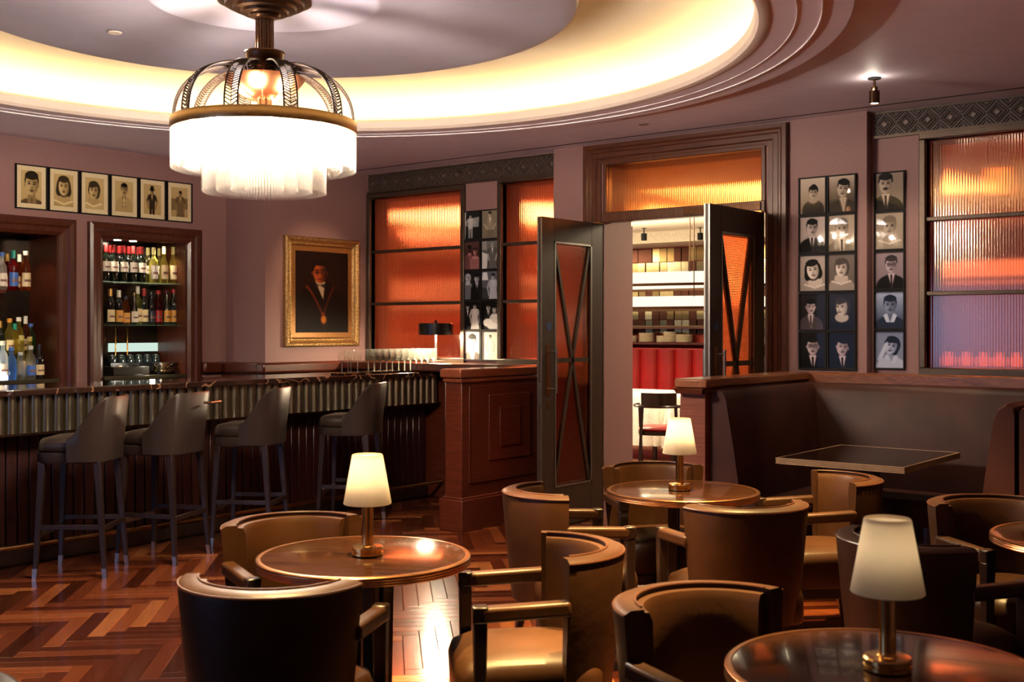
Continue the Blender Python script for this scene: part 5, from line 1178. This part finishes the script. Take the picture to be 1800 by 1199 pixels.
t = thing('wall_lantern', (px_at_Y(1752, 8.9), 8.9, 0), 0, 'amber glass lantern glowing behind the top pane of the booth window', 'lantern')
MB().rings([sup(0,0,.03,.03,2.50,5,16), sup(0,0,.045,.045,2.53,5,16), sup(0,0,.04,.04,2.68,5,16), sup(0,0,.03,.03,2.70,5,16)]).build('glass', emis('amber_glow', (1, .55, .12), 2.0), t)
MB().tube([(0,0,2.70),(0,0,2.95)], .012, 8).build('hanger', M['dbronze'], t); MB().lathe([(0,2.47),(.03,2.49),(.035,2.50),(0,2.50)], 16).build('finial', M['dbronze'], t)
# white-clothed tables
def cloth_table(x, y, w_, d_, label):
    t = thing('dining_table', (x, y, 0), .1, label, 'table', 'white-clothed restaurant tables')
    n_ = 64; rs = []
    for z, g, wv in ((.16,.05,.030),(.45,.035,.02),(.70,.012,.006),(.745,.0,.0),(.755,-.008,0)):
        lp_ = sup(0,0,w_/2+g,d_/2+g,z,9,n_); rs.append([(p[0]*(1+wv*math.sin(i*1.3)/max(w_,.1)), p[1]*(1+wv*math.sin(i*1.3)/max(d_,.1)), z) for i, p in enumerate(lp_)])
    MB().rings(rs, False, True).build('tablecloth', M['cloth'], t, ang=60)
    for sx in (-1,1):
        for sy in (-1,1): MB().taper((sx*w_*.42, sy*d_*.42, 0),.04,(sx*w_*.42, sy*d_*.42,.74),.05).build('leg', M['legwood'], t)
    MB().box(-w_*.3,-w_*.05,-.1,.1,.756,.775).build('napkin', M['cloth'], t, .008)
for (px, d_, lb) in ((1125, 13.6, 'white-clothed restaurant table left of the dark chair'), (1262, 12.9, 'white-clothed restaurant table behind the dark chair')):
    a = (px-900)/2000; X, Y = c2w(a*d_, d_); cloth_table(X, Y, .9, .9, lb)
a = (1160-900)/2000; X, Y = c2w(a*11.9, 11.9)
t = thing('dining_chair', (X, Y, 0), math.radians(28), 'dark bentwood armchair with a red seat in the restaurant beyond', 'chair')
MB().rings([sup(0,0,.21,.21,.44,3), sup(0,0,.22,.22,.46,3), sup(0,0,.20,.20,.485,3), sup(0,0,.1,.1,.49,2.5)]).build('seat', M['red'], t, ang=50)
MB().rings([sup(0,0,.22,.22,.40,3), sup(0,0,.225,.225,.44,3)]).build('seat_frame', M['legwood'], t)
MB().rings([[(math.sin(math.radians(q))*rr, -.0-math.cos(math.radians(q))*rr, z) for rr, z in ((.25,.70),(.27,.70),(.275,.84),(.255,.84))] for q in range(-42, 43, 7)]).build('back_rail', M['legwood'], t, ang=50)
MB().tube([(math.sin(math.radians(q))*.265, -math.cos(math.radians(q))*.265*(1 if abs(q) < 60 else 1), .70) for q in range(-120, 121, 10)], .016, 8).build('arm_bow', M['legwood'], t)
for sx in (-1, 1):
    MB().taper((sx*.20,-.22,0),.03,(sx*.17,-.17,.72),.032).build('rear_leg', M['legwood'], t); MB().taper((sx*.20,.19,0),.03,(sx*.22,.13,.70),.032).build('front_leg', M['legwood'], t)
for px, py in ((1132, 400), (1231, 438)):
    a = (px-900)/2000; d_ = 1.45*2000/(578-py+8) if py < 420 else 15.5; X, Y = c2w(a*d_, d_)
    t = thing('ceiling_spotlight', (X, min(Y, 14), 2.95 if Y < 12.5 else 2.88), 0, 'small black spotlight on the restaurant ceiling, '+('nearer one left' if py < 420 else 'farther one beside the mirror tiles'), 'spotlight', 'restaurant ceiling spotlights')
    MB().lathe([(0,0),(.03,0),(.03,-.006),(.008,-.008),(.008,-.07),(.04,-.075),(.04,-.17),(0,-.17)], 16).build('head', M['black'], t, ang=30)
